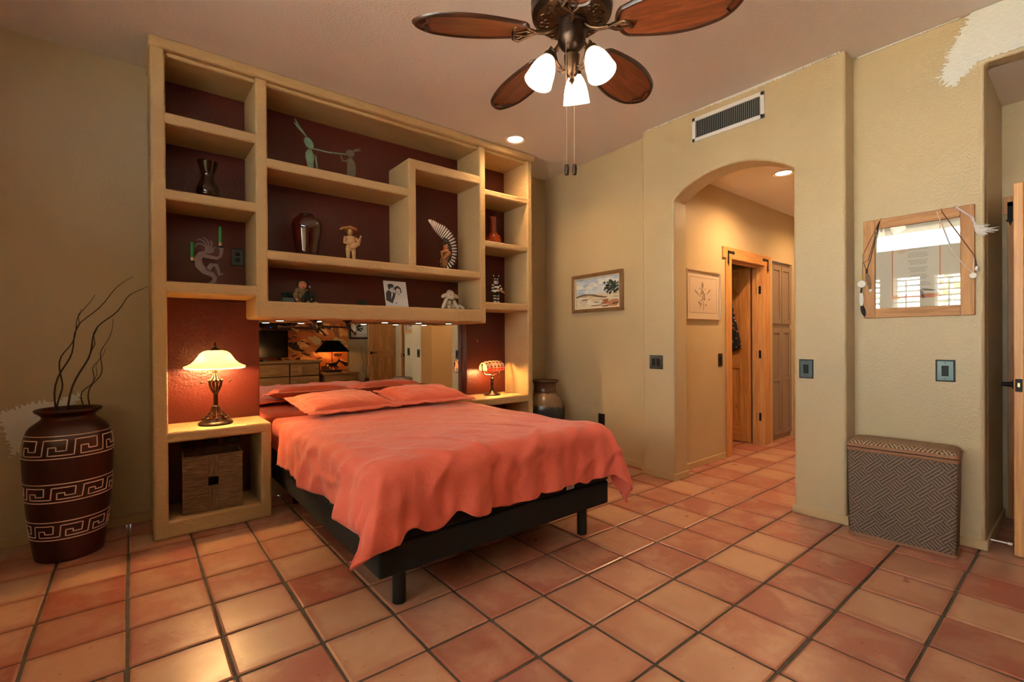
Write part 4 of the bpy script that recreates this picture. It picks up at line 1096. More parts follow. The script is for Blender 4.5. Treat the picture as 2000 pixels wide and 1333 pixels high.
M_twig = mat_plain('dark_curly_willow', (52, 40, 30), 0.8, var=0.3)
def twig(base, tip, seed, r0, wob, label, mid=None, fork=None):
    q = random.Random(seed); b = B(); P = []
    b0, t0 = Vector(base), Vector(tip); n = 26
    for i in range(n+1):
        t = i/n; p = b0.lerp(t0, t)
        if mid: p = (1-t)**2*b0 + 2*t*(1-t)*Vector(mid) + t*t*t0
        w = wob*math.sin(PI*t)**0.5 if 0 < t < 1 else 0
        p = p + Vector((w*math.sin(t*17+seed), w*0.6*math.cos(t*13+seed*2), w*0.4*math.sin(t*23+seed)))
        P.append(p)
    b.tube(P, [r0*(1-0.75*i/n) for i in range(n+1)], 6)
    if fork:
        s = P[int(n*fork)]; e = s+Vector((0.03, 0.01, 0.14)); b.tube([s, s+Vector((0.02, 0, 0.05)), s+Vector((0.015, 0, 0.1)), e], [r0*0.5, r0*0.4, r0*0.3, r0*0.2], 5)
    o = obj('willow_twig', b, M_twig, None, 80); tag(o, label, 'twig')
TB = (-0.282, 3.745, 0.715)
tw = [((-0.06, 0.0), (0.015, 3.74, 1.625), (-0.35, 3.75, 1.30), 'longest curly willow twig curving up from the tall pot, dipping at its tip', 0.0055, 0.55),
      ((-0.02, -0.02), (0.085, 3.72, 1.565), (-0.20, 3.74, 1.40), 'curly willow twig leaning furthest towards the shelf unit, in the tall pot', 0.006, 0.4),
      ((-0.04, 0.03), (-0.165, 3.78, 1.505), (-0.36, 3.77, 1.15), 'nearly upright curly willow twig with a hooked tip, in the tall pot', 0.005, None),
      ((0.03, 0.02), (-0.12, 3.75, 1.18), (-0.22, 3.76, 0.95), 'short curly willow twig in the tall pot', 0.0045, 0.6),
      ((0.05, -0.01), (-0.08, 3.70, 1.36), (-0.16, 3.72, 1.0), 'thin middle curly willow twig rising from the rim side of the tall pot', 0.0045, None)]
for k, ((dx, dy), tip, mid, lab, r0, fk) in enumerate(tw):
    twig((TB[0]+dx, TB[1]+dy, TB[2]), tip, k+1, r0, 0.016, lab, mid, fk)

# glazed jar behind the shelf unit
def mat_jar():
    m = NT('banded_stoneware_glaze'); tc = m.node('ShaderNodeTexCoord'); sp = m.node('ShaderNodeSeparateXYZ'); m.link(tc.outputs['Object'], sp.inputs[0])
    n = m.noise(m.coord((1, 1, 1)), 14, 5, 0.7)
    z = m.math('ADD', sp.outputs[2], m.math('MULTIPLY', m.math('SUBTRACT', n, 0.5), 0.14))
    c = m.ramp(z, [(0.0, lin((30, 26, 24))), (0.40, lin((44, 46, 50))), (0.50, lin((58, 62, 66))), (0.525, lin((120, 96, 70))), (0.64, lin((150, 118, 82))), (0.665, lin((92, 62, 42))), (0.9, lin((86, 58, 40)))])
    m.link(c, m.b.inputs['Base Color']); m.set(Roughness=0.22); return m.m
JR = thing('stoneware_jar', 'glazed brown and slate stoneware jar in the corner behind the shelf unit', 'jar', (3.465, 3.735, 0))
lathe_part('body', cr([(0.0, 0.0), (0.13, 0.0), (0.15, 0.02), (0.20, 0.25), (0.215, 0.44), (0.20, 0.54), (0.15, 0.61), (0.118, 0.64), (0.114, 0.66)], 5), mat_jar(), JR, 56)
lathe_part('neck', cr([(0.116, 0.65), (0.120, 0.67), (0.116, 0.70), (0.122, 0.745), (0.145, 0.765), (0.150, 0.775), (0.142, 0.782), (0.12, 0.765), (0.105, 0.72), (0.10, 0.66)], 4), MATS['banded_stoneware_glaze'], JR, 56)

# ------------------------------------------------------------------ basket in the niche
BK = thing('storage_basket', 'square woven seagrass basket with a cut-out hand hole, in the niche', 'basket', (0.424, 3.795, 0.108), R(-3))
s_, h_ = 0.168, 0.362; hh = 0.028; zc_ = 0.195
fb = [('front_panel', bx(-s_, -0.148, 0, -hh, -0.136, h_), M_sgh), ('front_panel', bx(hh, -0.148, 0, s_, -0.136, h_), M_sgh), ('front_panel', bx(-hh, -0.148, 0, hh, -0.136, zc_-hh), M_sgv), ('front_panel', bx(-hh, -0.148, zc_+hh, hh, -0.136, h_), M_sgv)]
for nm, b, mt_ in fb: obj(nm, b, mt_, BK, 35, 0.002)
for s in (-1, 1): obj('side_panel', bx(s*s_-(0.012 if s > 0 else 0), -0.137, 0, s*s_+(0.012 if s < 0 else 0), 0.148, h_), M_sgv, BK, 35, 0.002)
obj('back_panel', bx(-s_, 0.136, 0, s_, 0.148, h_), M_sgh, BK, 35, 0.002)
obj('bottom', bx(-s_+0.01, -0.137, 0, s_-0.01, 0.137, 0.008), M_sgh, BK)
rb_ = B().tube([(-s_, -0.142, h_), (s_, -0.142, h_), (s_, 0.142, h_), (-s_, 0.142, h_), (-s_, -0.142, h_)], 0.006, 6); obj('rim', rb_, M_sgh, BK, 60)

# ------------------------------------------------------------------ ornaments on the shelves
def mat_glassy(name, col, trans=0.85, rough=0.06):
    m = NT(name); m.set(Base_Color=lin(col), Roughness=rough, Transmission_Weight=trans, IOR=1.5); return m.m
# amber glass vase
AV = obj('glass_vase', B().lathe(cr([(0.0, 0.0), (0.045, 0.0), (0.056, 0.008), (0.068, 0.045), (0.066, 0.085), (0.048, 0.125), (0.038, 0.16), (0.044, 0.20), (0.058, 0.245), (0.062, 0.262)], 4)+[(0.058, 0.262), (0.040, 0.20), (0.034, 0.16), (0.044, 0.12), (0.060, 0.08), (0.05, 0.015), (0.0, 0.012)], n=40), mat_glassy('amber_glass', (40, 18, 8), 0.2, 0.05), None, 60, loc=(0.412, 3.76, 2.1665))
tag(AV, 'flared dark amber glass vase on an upper shelf', 'vase')
# oxblood ginger vase
RV = obj('ceramic_vase', B().lathe(cr([(0.0, 0.0), (0.062, 0.0), (0.072, 0.012), (0.090, 0.10), (0.106, 0.19), (0.108, 0.235), (0.096, 0.28), (0.070, 0.306), (0.050, 0.312), (0.048, 0.318), (0.054, 0.324)], 5)+[(0.044, 0.322), (0.044, 0.30), (0.0, 0.28)], n=56), mat_plain('oxblood_glaze', (52, 12, 10), 0.06, coat=0.6), None, 60, loc=(1.048, 3.775, 1.853))
tag(RV, 'glossy oxblood ceramic vase on the middle shelf', 'vase')
# beaded bottle
BB = thing('beaded_bottle', 'orange beaded pear-shaped bottle in a small cubby', 'bottle', (2.84, 3.82, 2.157))
M_bead = mat_plain('copper_orange_glass', (190, 74, 24), 0.2, 0.3)
lathe_part('neck', cr([(0.06, 0.11), (0.046, 0.14), (0.036, 0.20), (0.036, 0.26), (0.040, 0.29), (0.030, 0.29), (0.026, 0.2)], 4), mat_plain('burnt_orange_glaze', (132, 52, 18), 0.25), BB, 32)
lathe_part('body', cr([(0.0, 0.0), (0.05, 0.0), (0.078, 0.03), (0.084, 0.065), (0.072, 0.10), (0.055, 0.125)], 4), MATS['burnt_orange_glaze'], BB, 32)
bd = B()
for j in range(7):
    z = 0.018+0.016*j; r_ = 0.084*math.sqrt(max(0.1, 1-((z-0.06)/0.075)**2))
    for i in range(30):
        a = 2*PI*(i+0.5*(j % 2))/30; bd.sph((r_*math.cos(a), r_*math.sin(a), z), 0.0075, 6, 4)
obj('bead_band', bd, M_bead, BB, 60)
# humpbacked flute-player candle holder, flat metal
M_pewter = mat_plain('grey_cut_metal', (124, 104, 104), 0.45, 0.6, var=0.15, scale=30)
KH = thing('candle_holder', 'grey cut-metal dancing figure candle holder with feathered head', 'candle holder', (0.405, 3.72, 1.5965))
mk = frame_xz(0.003)
kb = B()
kb.strip([(0.0, 0.0), (0.015, 0.012), (0.035, 0.03), (0.038, 0.05), (0.02, 0.072), (-0.02, 0.092), (-0.05, 0.125), (-0.058, 0.165), (-0.04, 0.20), (-0.01, 0.215)], [0.018, 0.022, 0.024, 0.026, 0.032, 0.044, 0.046, 0.042, 0.036, 0.026], 0.006, mk)
kb.strip([(-0.005, 0.095), (0.02, 0.135), (0.045, 0.135), (0.058, 0.10), (0.062, 0.072), (0.085, 0.082)], [0.03, 0.028, 0.026, 0.02, 0.018, 0.010], 0.006, mk)
kb.strip([(-0.03, 0.195), (0.01, 0.188), (0.05, 0.182), (0.072, 0.20), (0.078, 0.245), (0.074, 0.258)], [0.026, 0.024, 0.020, 0.018, 0.02, 0.03], 0.006, mk)
kb.ell((0.008, 0.235), 0.026, 0.024, 0.006, mk)
kb.strip([(0.028, 0.245), (0.042, 0.256)], [0.01, 0.005], 0.006, mk)
obj('figure', kb, M_pewter, KH, 30)
fb_ = B()
for P in ([(-0.005, 0.255), (-0.02, 0.285), (-0.045, 0.30), (-0.062, 0.292)], [(-0.012, 0.25), (-0.035, 0.27), (-0.06, 0.268), (-0.072, 0.245)], [(0.005, 0.258), (0.002, 0.285), (-0.012, 0.305), (-0.03, 0.315)], [(0.018, 0.255), (0.022, 0.28), (0.016, 0.298)]): fb_.strip(P, [0.007, 0.009, 0.007, 0.004][:len(P)], 0.006, mk)
obj('head_feathers', fb_, M_pewter, KH, 30)
obj('candle_cup', B().lathe([(0.0, 0), (0.016, 0), (0.020, 0.004), (0.012, 0.006), (0.012, 0.012), (0, 0.012)], (0.070, 0, 0.256), 16), M_iron, KH)
obj('candle_cup', B().lathe([(0.0, 0), (0.014, 0), (0.016, 0.004), (0.012, 0.006), (0.012, 0.010), (0, 0.010)], (-0.088, 0, 0.143), 16), M_iron, KH)
obj('cup_arm', B().tube([(-0.05, 0, 0.15), (-0.07, 0, 0.14), (-0.088, 0, 0.145)], 0.003, 6), M_iron, KH)
obj('foot_plate', bx(-0.03, -0.03, 0, 0.05, 0.035, 0.003), M_iron, KH)
M_green = mat_plain('green_wax', (10, 132, 44), 0.4); M_gilt = mat_plain('gilt_cuff', (196, 158, 112), 0.4, 0.3)
for x, z, l in ((0.475, 1.865, 0.128), (0.317, 1.750, 0.118)):
    c = thing('candle', 'green taper candle in the raised hand of the metal dancer' if l > 0.12 else 'green taper candle at the back of the metal dancer', 'candle', (x, 3.72, z))
    obj('wax', B().lathe([(0, 0.02), (0.0095, 0.02), (0.009, l), (0.004, l+0.002), (0, l+0.002)], n=16), M_green, c)
    obj('cuff', B().lathe([(0, -0.002), (0.0092, 0), (0.0092, 0.022), (0, 0.022)], n=16), M_gilt, c)
# two rabbits on one flute
M_verd = mat_plain('verdigris_metal', (116, 146, 118), 0.5, 0.4, var=0.25, scale=25)
RB = thing('metal_sculpture', 'verdigris cut-metal sculpture of two rabbit musicians sharing a long flute', 'sculpture', (1.20, 3.72, 2.4905))
mr = frame_xz(0.003); rb = B()
X0 = -1.20
def P2(pts): return [(x+X0, z-2.4905) for x, z in pts]
rl = B()
rl.prism(P2([(1.045, 2.492), (1.083, 2.492), (1.084, 2.56), (1.090, 2.60), (1.083, 2.63), (1.070, 2.665), (1.045, 2.66), (1.028, 2.63), (1.026, 2.60), (1.040, 2.55)]), 0.006, mr)
rl.ell(P2([(1.052, 2.706)])[0], 0.030, 0.044, 0.006, mr, 0.55)
rl.prism(P2([(1.04, 2.745), (1.03, 2.75), (0.975, 2.80), (0.945, 2.835), (0.965, 2.825), (0.955, 2.865), (0.985, 2.82), (1.03, 2.765)]), 0.006, mr)
rl.strip(P2([(1.08, 2.625), (1.10, 2.62), (1.118, 2.484)]), [0.014, 0.012, 0.010], 0.006, mr)
obj('left_rabbit', rl, M_verd, RB, 30)
r2_ = B()
r2_.prism(P2([(1.350, 2.492), (1.395, 2.492), (1.410, 2.56), (1.410, 2.61), (1.395, 2.65), (1.370, 2.675), (1.345, 2.66), (1.343, 2.60), (1.340, 2.55)]), 0.006, mr)
r2_.ell(P2([(1.365, 2.705)])[0], 0.034, 0.028, 0.006, mr, 0.2)
r2_.prism(P2([(1.385, 2.722), (1.40, 2.725), (1.425, 2.738), (1.450, 2.742), (1.435, 2.75), (1.455, 2.765), (1.425, 2.758), (1.405, 2.748), (1.392, 2.74)]), 0.006, mr)
r2_.strip(P2([(1.345, 2.64), (1.305, 2.632), (1.285, 2.685)]), [0.014, 0.012, 0.010], 0.006, mr)
obj('right_rabbit', r2_, mat_plain('bronze_verdigris', (112, 108, 86), 0.5, 0.4, var=0.2, scale=25), RB, 30)
obj('flute', B().strip(P2([(1.075, 2.672), (1.20, 2.672), (1.335, 2.69)]), [0.008, 0.010, 0.008], 0.006, mr), M_verd, RB, 30)
obj('foot_plate', bx(-0.17, -0.03, 0, 0.22, 0.03, 0.003), M_iron, RB)
# guitar player figurine
M_wood_f = mat_plain('carved_pale_wood', (190, 146, 98), 0.6, var=0.15, scale=30, bump=(80, 0.3, 0.004))
GP = thing('figurine', 'carved pale wood musician figurine in a hat playing a small guitar', 'figurine', (1.375, 3.75, 1.853))
g = B()
g.limb((-0.022, 0, 0.02), (-0.024, 0, 0.10), 0.013, 0.019); g.limb((0.026, 0, 0.02), (0.022, 0, 0.10), 0.013, 0.019)
g.sph((-0.022, -0.008, 0.009), (0.012, 0.02, 0.009)); g.sph((0.028, -0.008, 0.009), (0.012, 0.02, 0.009))
g.sph((0, 0, 0.115), (0.040, 0.028, 0.032)); g.sph((0, 0, 0.155), (0.040, 0.027, 0.048)); g.sph((0, 0, 0.187), (0.044, 0.024, 0.018))
g.cyl((0, 0, 0.19), (0, 0, 0.215), 0.012, 0.011); g.sph((-0.006, -0.002, 0.230), (0.023, 0.024, 0.029)); g.sph((-0.006, -0.026, 0.227), (0.005, 0.006, 0.006)); g.sph((-0.006, -0.021, 0.216), (0.009, 0.005, 0.003))
g.limb((-0.044, 0, 0.185), (-0.052, -0.012, 0.145), 0.013, 0.011); g.limb((-0.052, -0.012, 0.145), (-0.012, -0.036, 0.135), 0.011, 0.009)
g.limb((0.044, 0, 0.185), (0.060, -0.016, 0.150), 0.013, 0.011); g.limb((0.060, -0.016, 0.150), (0.062, -0.036, 0.175), 0.011, 0.009)
obj('body', g, M_wood_f, GP, 80)
gu = B().sph((0.012, -0.040, 0.122), (0.036, 0.010, 0.024), rot=Matrix.Rotation(R(-25), 3, 'Y')); gu.sph((0.038, -0.040, 0.136), (0.024, 0.009, 0.018)); gu.tube([(0.03, -0.044, 0.135), (0.062, -0.044, 0.19), (0.068, -0.044, 0.205)], [0.007, 0.006, 0.009], 6)
obj('guitar', gu, M_wood_f, GP, 80)
ht = B().lathe([(0.0, 0.0), (0.055, -0.002), (0.058, 0.003), (0.03, 0.008), (0.026, 0.022), (0.018, 0.030), (0, 0.032)], (-0.004, 0, 0.249), 20, (0.12, 0.25, 1)); ht.tube([(-0.04, 0, 0.262), (-0.065, 0, 0.258), (-0.085, -0.004, 0.244)], [0.010, 0.012, 0.006], 6)
obj('hat', ht, mat_plain('straw_hat_wood', (170, 116, 62), 0.6), GP, 80)
# feathered dancer
ED = thing('figurine', 'carved dancer figurine bent under a tall arc of white feathers', 'figurine', (2.235, 3.77, 1.853))
M_brownskin = mat_plain('carved_brown_wood', (150, 98, 52), 0.5, var=0.15, scale=30); M_dk = mat_plain('dark_hide', (46, 34, 26), 0.7)
e = B()
e.limb((0.012, 0, 0.04), (0.0, 0, 0.075), 0.012, 0.022); e.limb((0.03, 0.01, 0.02), (0.015, 0, 0.06), 0.010, 0.014); e.sph((0.018, -0.006, 0.010), (0.016, 0.022, 0.010)); e.cyl((0.015, 0, 0.006), (0.012, 0, 0.05), 0.009)
e.sph((0.0, 0, 0.10), (0.026, 0.022, 0.024)); e.limb((0.0, 0, 0.105), (0.05, 0, 0.165), 0.024, 0.030)
e.limb((0.04, -0.015, 0.185), (-0.035, -0.03, 0.165), 0.013, 0.011); e.limb((-0.035, -0.03, 0.165), (-0.015, -0.02, 0.11), 0.011, 0.009)
e.sph((0.028, 0, 0.225), (0.020, 0.020, 0.026)); e.sph((-0.03, -0.012, 0.078), (0.014, 0.010, 0.010))
obj('body', e, M_brownskin, ED, 80)
e2 = B().strip([(0.0, 0.30), (0.045, 0.285), (0.075, 0.235), (0.083, 0.18), (0.075, 0.12), (0.05, 0.085)], [0.020, 0.028, 0.030, 0.028, 0.024, 0.016], 0.012, frame_xz(0.006)); e2.sph((0.022, 0, 0.262), (0.022, 0.018, 0.026)); e2.sph((-0.002, -0.002, 0.25), (0.01, 0.01, 0.012))
obj('mane', e2, M_dk, ED, 60)
obj('kilt', loft([[(x+0.004, y, 0.10) for x, y in rrect(0.024, 0.020, 0.01)], [(x+0.012, y, 0.045) for x, y in rrect(0.030, 0.024, 0.01)]]), mat_plain('tan_kilt', (124, 86, 46), 0.7), ED, 50)
obj('neck_ring', B().tube([(0.03+0.02*math.cos(2*PI*i/14), 0.02*math.sin(2*PI*i/14), 0.20) for i in range(15)], 0.005, 6), mat_plain('orange_collar', (206, 96, 40), 0.5), ED, 60)
NF = 26
spine = cr([(-0.135, 0.425), (-0.105, 0.38), (-0.06, 0.335), (-0.01, 0.298), (0.035, 0.255), (0.055, 0.19), (0.05, 0.125), (0.02, 0.085)], 6, -9)
def lerp_tab(tab, t):
    for (t0, v0), (t1, v1) in zip(tab, tab[1:]):
        if t <= t1: return v0+(v1-v0)*(t-t0)/(t1-t0)
    return tab[-1][1]
for k in range(NF):
    t = k/(NF-1); q = t*(len(spine)-1); i0 = min(int(q), len(spine)-2); fr_ = q-i0
    sx_ = spine[i0][0]*(1-fr_)+spine[i0+1][0]*fr_; sz_ = spine[i0][1]*(1-fr_)+spine[i0+1][1]*fr_
    ang = lerp_tab([(0, 2.0), (0.12, 1.35), (0.35, 1.05), (0.5, 0.75), (0.62, 0.35), (0.75, 0.0), (0.86, -0.5), (0.94, -1.0), (1, -1.5)], t)
    ln_ = lerp_tab([(0, 0.025), (0.12, 0.065), (0.35, 0.115), (0.55, 0.115), (0.75, 0.095), (1, 0.075)], t)
    dx_, dz_ = math.cos(ang), math.sin(ang)
    fbm = B().strip([(sx_, sz_), (sx_+dx_*ln_*0.35, sz_+dz_*ln_*0.35), (sx_+dx_*ln_*0.8, sz_+dz_*ln_*0.8), (sx_+dx_*ln_*0.95, sz_+dz_*ln_*0.95), (sx_+dx_*ln_, sz_+dz_*ln_)], [0.006, 0.010, 0.0145, 0.011, 0.004], 0.003, frame_xz(0.0015+0.0006*(k % 2)))
    obj('feather', fbm, M_featw, ED, 0)
# seated doll and parcel
DL = thing('doll', 'small seated doll in a patterned tan tunic and dark green trousers', 'doll', (1.0, 3.73, 1.498))
d = B(); d.sph((-0.01, 0, 0.055), (0.040, 0.034, 0.050)); d.sph((-0.01, 0, 0.090), (0.034, 0.028, 0.028)); d.limb((-0.036, -0.005, 0.098), (-0.056, -0.02, 0.055), 0.016, 0.015); d.limb((-0.056, -0.02, 0.055), (-0.050, -0.04, 0.030), 0.015, 0.012); d.limb((0.020, -0.005, 0.098), (0.042, -0.03, 0.066), 0.015, 0.012)
obj('tunic', d, mat_plain('patterned_tunic', (118, 98, 64), 0.8, var=0.6, scale=60), DL, 80)
d = B(); d.sph((0, -0.004, 0.138), (0.030, 0.030, 0.030)); d.sph((0.004, -0.034, 0.134), 0.006); d.sph((-0.05, -0.046, 0.024), 0.011); d.sph((0.044, -0.034, 0.060), 0.010); d.sph((-0.022, -0.014, 0.125), 0.008)
obj('head_and_hands', d, mat_plain('doll_skin', (206, 132, 92), 0.5), DL, 80)
d = B(); d.sph((0.008, -0.034, 0.146), (0.004, 0.003, 0.005), 8, 6); d.sph((-0.010, -0.032, 0.147), (0.004, 0.003, 0.005), 8, 6); d.sph((0.0, -0.032, 0.122), (0.008, 0.004, 0.003), 8, 6)
obj('face_marks', d, mat_plain('doll_face_paint', (92, 30, 22), 0.5), DL, 80)
d = B(); d.limb((0.0, -0.03, 0.03), (0.022, -0.05, 0.075), 0.018, 0.019); d.limb((0.022, -0.05, 0.075), (0.024, -0.055, 0.012), 0.019, 0.012); d.limb((0.02, -0.02, 0.03), (0.064, -0.03, 0.070), 0.018, 0.019); d.limb((0.064, -0.03, 0.070), (0.070, -0.032, 0.012), 0.018, 0.011)
obj('trousers', d, mat_plain('dark_green_cloth', (16, 30, 20), 0.8), DL, 80)
d = B(); d.sph((0.004, 0.008, 0.160), (0.030, 0.028, 0.017)); d.sph((-0.028, 0.006, 0.145), (0.014, 0.016, 0.026)); d.tube([(0.012, 0, 0.172), (0.038, -0.008, 0.165), (0.050, -0.012, 0.128)], [0.012, 0.008, 0.003], 6)
obj('cap', d, mat_plain('dark_cap', (40, 36, 38), 0.8), DL, 80)
d = B(); d.sph((0.051, -0.012, 0.124), 0.006); d.sph((0.043, -0.028, 0.130), 0.005); d.sph((0.048, -0.066, 0.030), 0.004)
obj('bells', d, mat_plain('silver_bell', (220, 200, 180), 0.3, 0.6), DL, 80)
d = B(); d.sph((0.024, -0.066, 0.008), (0.012, 0.020, 0.008)); d.sph((0.082, -0.040, 0.007), (0.020, 0.012, 0.007)); d.sph((-0.03, -0.03, 0.008), (0.02, 0.02, 0.008))
obj('shoes', d, mat_plain('tan_felt_shoe', (170, 126, 92), 0.8), DL, 80)
GB = thing('gift_parcel', 'small slate blue parcel with a green bow behind the seated doll', 'parcel', (0.915, 3.84, 1.498), R(12))
obj('box', bx(-0.045, -0.035, 0, 0.045, 0.035, 0.045), mat_plain('slate_paper', (104, 118, 124), 0.5), GB, 35, 0.003)
d = B()
for k in range(7):
    a = k*0.9; d.sph((0.022*math.cos(a)+0.01, 0.016*math.sin(a), 0.066+0.008*(k % 2)), (0.024, 0.012, 0.016), 10, 6, Matrix.Rotation(a, 3, 'Z'))
obj('bow', d, mat_plain('green_ribbon', (52, 84, 66), 0.35), GB, 80)
SP = thing('succulent', 'small dark green trinket plant on the long lower shelf', 'plant', (1.475, 3.78, 1.498))
d = B(); q = random.Random(4)
for k in range(26):
    a = q.uniform(0, 6.28); r_ = q.uniform(0.01, 0.045); d.sph((r_*math.cos(a), r_*math.sin(a)*0.8, 0.030+q.uniform(0, 0.024)-r_*0.25), (0.013, 0.007, 0.010), 8, 5, Matrix.Rotation(a, 3, 'Z') @ Matrix.Rotation(-0.6, 3, 'Y'))
obj('leaves', d, mat_plain('dark_succulent', (38, 42, 30), 0.6), SP, 80)
obj('pot', B().lathe([(0, 0), (0.036, 0), (0.044, 0.024), (0.038, 0.026), (0, 0.024)], n=20), mat_plain('dark_saucer', (40, 32, 28), 0.5), SP)
# portrait print leaning on the shelf
q = random.Random(12)
def E_(x, y, rx, ry, c, rot=0, n=18, j=0.03): return (dab(x, y, rx, ry, q, n, rot, j), c)
po = [(rect(0, 0, 0.205, 0.228), (236, 232, 224)), (rect(0.003, 0.003, 0.202, 0.225), (208, 205, 200)), (rect(0.004, 0.003, 0.20, 0.07), (216, 213, 208))]
po += [(clip([(0.008, 0.055), (0.03, 0.045), (0.062, 0.03), (0.088, 0.085), (0.10, 0.12), (0.07, 0.135), (0.03, 0.145), (0.012, 0.12)], 0, 0, 0.2, 0.22), (48, 46, 46)), ([(0.052, 0.065), (0.075, 0.115), (0.062, 0.125)], (214, 210, 206)),
       E_(0.070, 0.158, 0.024, 0.033, (206, 202, 198)), E_(0.062, 0.186, 0.030, 0.018, (36, 34, 34)), E_(0.045, 0.172, 0.010, 0.022, (36, 34, 34)), E_(0.088, 0.165, 0.006, 0.02, (150, 146, 144)), E_(0.066, 0.163, 0.004, 0.0025, (50, 48, 48)), E_(0.081, 0.162, 0.004, 0.0025, (50, 48, 48)), E_(0.074, 0.144, 0.008, 0.002, (90, 84, 84)), E_(0.073, 0.153, 0.003, 0.005, (176, 170, 168)),
       E_(0.122, 0.160, 0.030, 0.026, (40, 38, 38), j=0.12), E_(0.108, 0.140, 0.012, 0.018, (44, 42, 42), j=0.15), E_(0.145, 0.140, 0.010, 0.016, (44, 42, 42), j=0.15), E_(0.124, 0.140, 0.021, 0.026, (204, 200, 196)), E_(0.117, 0.146, 0.004, 0.002, (56, 54, 54)), E_(0.132, 0.144, 0.004, 0.002, (56, 54, 54)), E_(0.124, 0.128, 0.008, 0.003, (96, 90, 90)), E_(0.126, 0.112, 0.012, 0.004, (120, 116, 114)),
       E_(0.094, 0.035, 0.004, 0.008, (40, 38, 38), 0.4)]
PO = thing('photo_print', 'black and white portrait print of two people leaning on the shelf', 'photograph', (1.648, 3.70, 1.4975), R(1))
mp = Matrix.Rotation(R(-14), 4, 'X') @ Matrix(((1,0,0,0),(0,0,-1,-0.004),(0,1,0,0),(0,0,0,1)))
bo = B(); bo.prism(rect(0, 0, 0.205, 0.228), 0.0035, Matrix.Rotation(R(-14), 4, 'X') @ Matrix(((1,0,0,0),(0,0,-1,0),(0,1,0,0),(0,0,0,1))))
obj('board', bo, M_bone, PO, 0); obj('portrait', prints(po, mp, 0.00012), M_printgloss, PO, 0)
obj('easel_leg', B().tube([(0.10, 0.042, 0.17), (0.10, 0.10, 0.002)], 0.003, 6), M_black, PO)
# plush lamb
LB = thing('plush_lamb', 'cream plush lamb with floppy ears sitting on the shelf', 'plush toy', (2.275, 3.73, 1.498))
M_plush = mat_plain('cream_plush', (206, 190, 164), 0.95, bump=(160, 0.8, 0.006), var=0.1, scale=60)
p = B(); p.sph((0, 0.01, 0.055), (0.048, 0.042, 0.055), 16, 10); p.limb((-0.035, -0.01, 0.085), (-0.085, -0.035, 0.016), 0.020, 0.018); p.limb((0.035, -0.01, 0.085), (0.055, -0.045, 0.016), 0.020, 0.018); p.limb((-0.02, -0.03, 0.025), (-0.045, -0.065, 0.018), 0.022, 0.018); p.limb((0.025, -0.02, 0.025), (0.075, -0.05, 0.03), 0.018, 0.014); p.limb((0.075, -0.05, 0.034), (0.115, -0.055, 0.016), 0.012, 0.014)
obj('body', p, M_plush, LB, 80)
p = B(); p.sph((-0.005, -0.025, 0.130), (0.042, 0.042, 0.044), 16, 10); p.sph((0.0, -0.048, 0.112), (0.026, 0.030, 0.026), 14, 8); p.sph((-0.005, -0.015, 0.160), (0.028, 0.026, 0.018), 12, 8)
obj('head', p, M_plush, LB, 80)
for s in (-1, 1): obj('ear', B().sph((s*0.062-0.003, -0.02, 0.122), (0.034, 0.010, 0.018), 12, 8, Matrix.Rotation(s*R(28), 3, 'Y')), M_plush, LB, 80)
for s in (-1, 1): obj('eye', B().sph((s*0.020-0.004, -0.064, 0.128), 0.0042, 10, 6), M_black, LB, 80)
obj('scarf', B().tube([(-0.03+0.0, -0.03, 0.088), (0, -0.045, 0.082), (0.03, -0.03, 0.088), (0.0, -0.048, 0.08), (-0.005, -0.055, 0.05)], 0.007, 6), mat_plain('brown_ribbon', (96, 74, 52), 0.7), LB, 60)
# banded kachina-like carved dancer
KC = thing('figurine', 'small black and white banded carved dancer figurine with two horns', 'figurine', (2.822, 3.74, 1.5745))
w = B(); k_ = B()
for s in (-1, 1):
    for j in range(6):
        (w if j % 2 == 0 else k_).cyl((s*0.022, 0, 0.012+j*0.015), (s*0.021, 0, 0.027+j*0.015), 0.013, 0.014, 12)
    w.sph((s*0.023, -0.008, 0.008), (0.013, 0.020, 0.010))
    for j in range(4):
        a = Vector((s*0.040, 0, 0.185)).lerp(Vector((s*0.062, -0.02, 0.125)), j/4); b_ = Vector((s*0.040, 0, 0.185)).lerp(Vector((s*0.062, -0.02, 0.125)), (j+1)/4)
        (w if j % 2 == 0 else k_).cyl(a, b_, 0.012, 0.011, 10)
    w.limb((s*0.062, -0.02, 0.125), (s*0.045, -0.045, 0.115), 0.010, 0.009)
    for j in range(3):
        a = Vector((s*0.014, 0, 0.235)).lerp(Vector((s*0.034, 0, 0.285)), j/3); b_ = Vector((s*0.014, 0, 0.235)).lerp(Vector((s*0.034, 0, 0.285)), (j+1)/3)
        (k_ if j == 1 else w).cyl(a, b_, 0.008-0.0015*j, 0.0065-0.0015*j, 8)
for j in range(5): (w if j % 2 else k_).lathe([(0.028+0.004*math.sin(j), 0), (0.031, 0.006), (0.030+0.004*math.sin(j+1), 0.0185)], (0, 0, 0.10+0.018*j), 16)
w.sph((0, 0, 0.217), (0.025, 0.025, 0.028)); k_.lathe([(0.0255, 0), (0.0265, 0.006), (0.0245, 0.012)], (0, 0, 0.226), 16); k_.sph((-0.009, -0.022, 0.217), 0.005, 8, 6); k_.sph((0.009, -0.022, 0.217), 0.005, 8, 6); k_.sph((0, -0.023, 0.203), (0.008, 0.004, 0.003), 8, 6)
obj('white_bands', w, M_bone, KC, 60); obj('black_bands', k_, M_black, KC, 60)
obj('kilt', B().lathe([(0.030, 0), (0.038, 0.0), (0.030, 0.035), (0.0, 0.036)], (0, 0, 0.082), 16), M_black, KC)
obj('held_bundle', B().tube([(-0.02, -0.04, 0.15), (0.03, -0.05, 0.12), (0.07, -0.05, 0.105)], [0.006, 0.010, 0.006], 8), mat_plain('tan_bundle', (176, 118, 66), 0.6), KC)
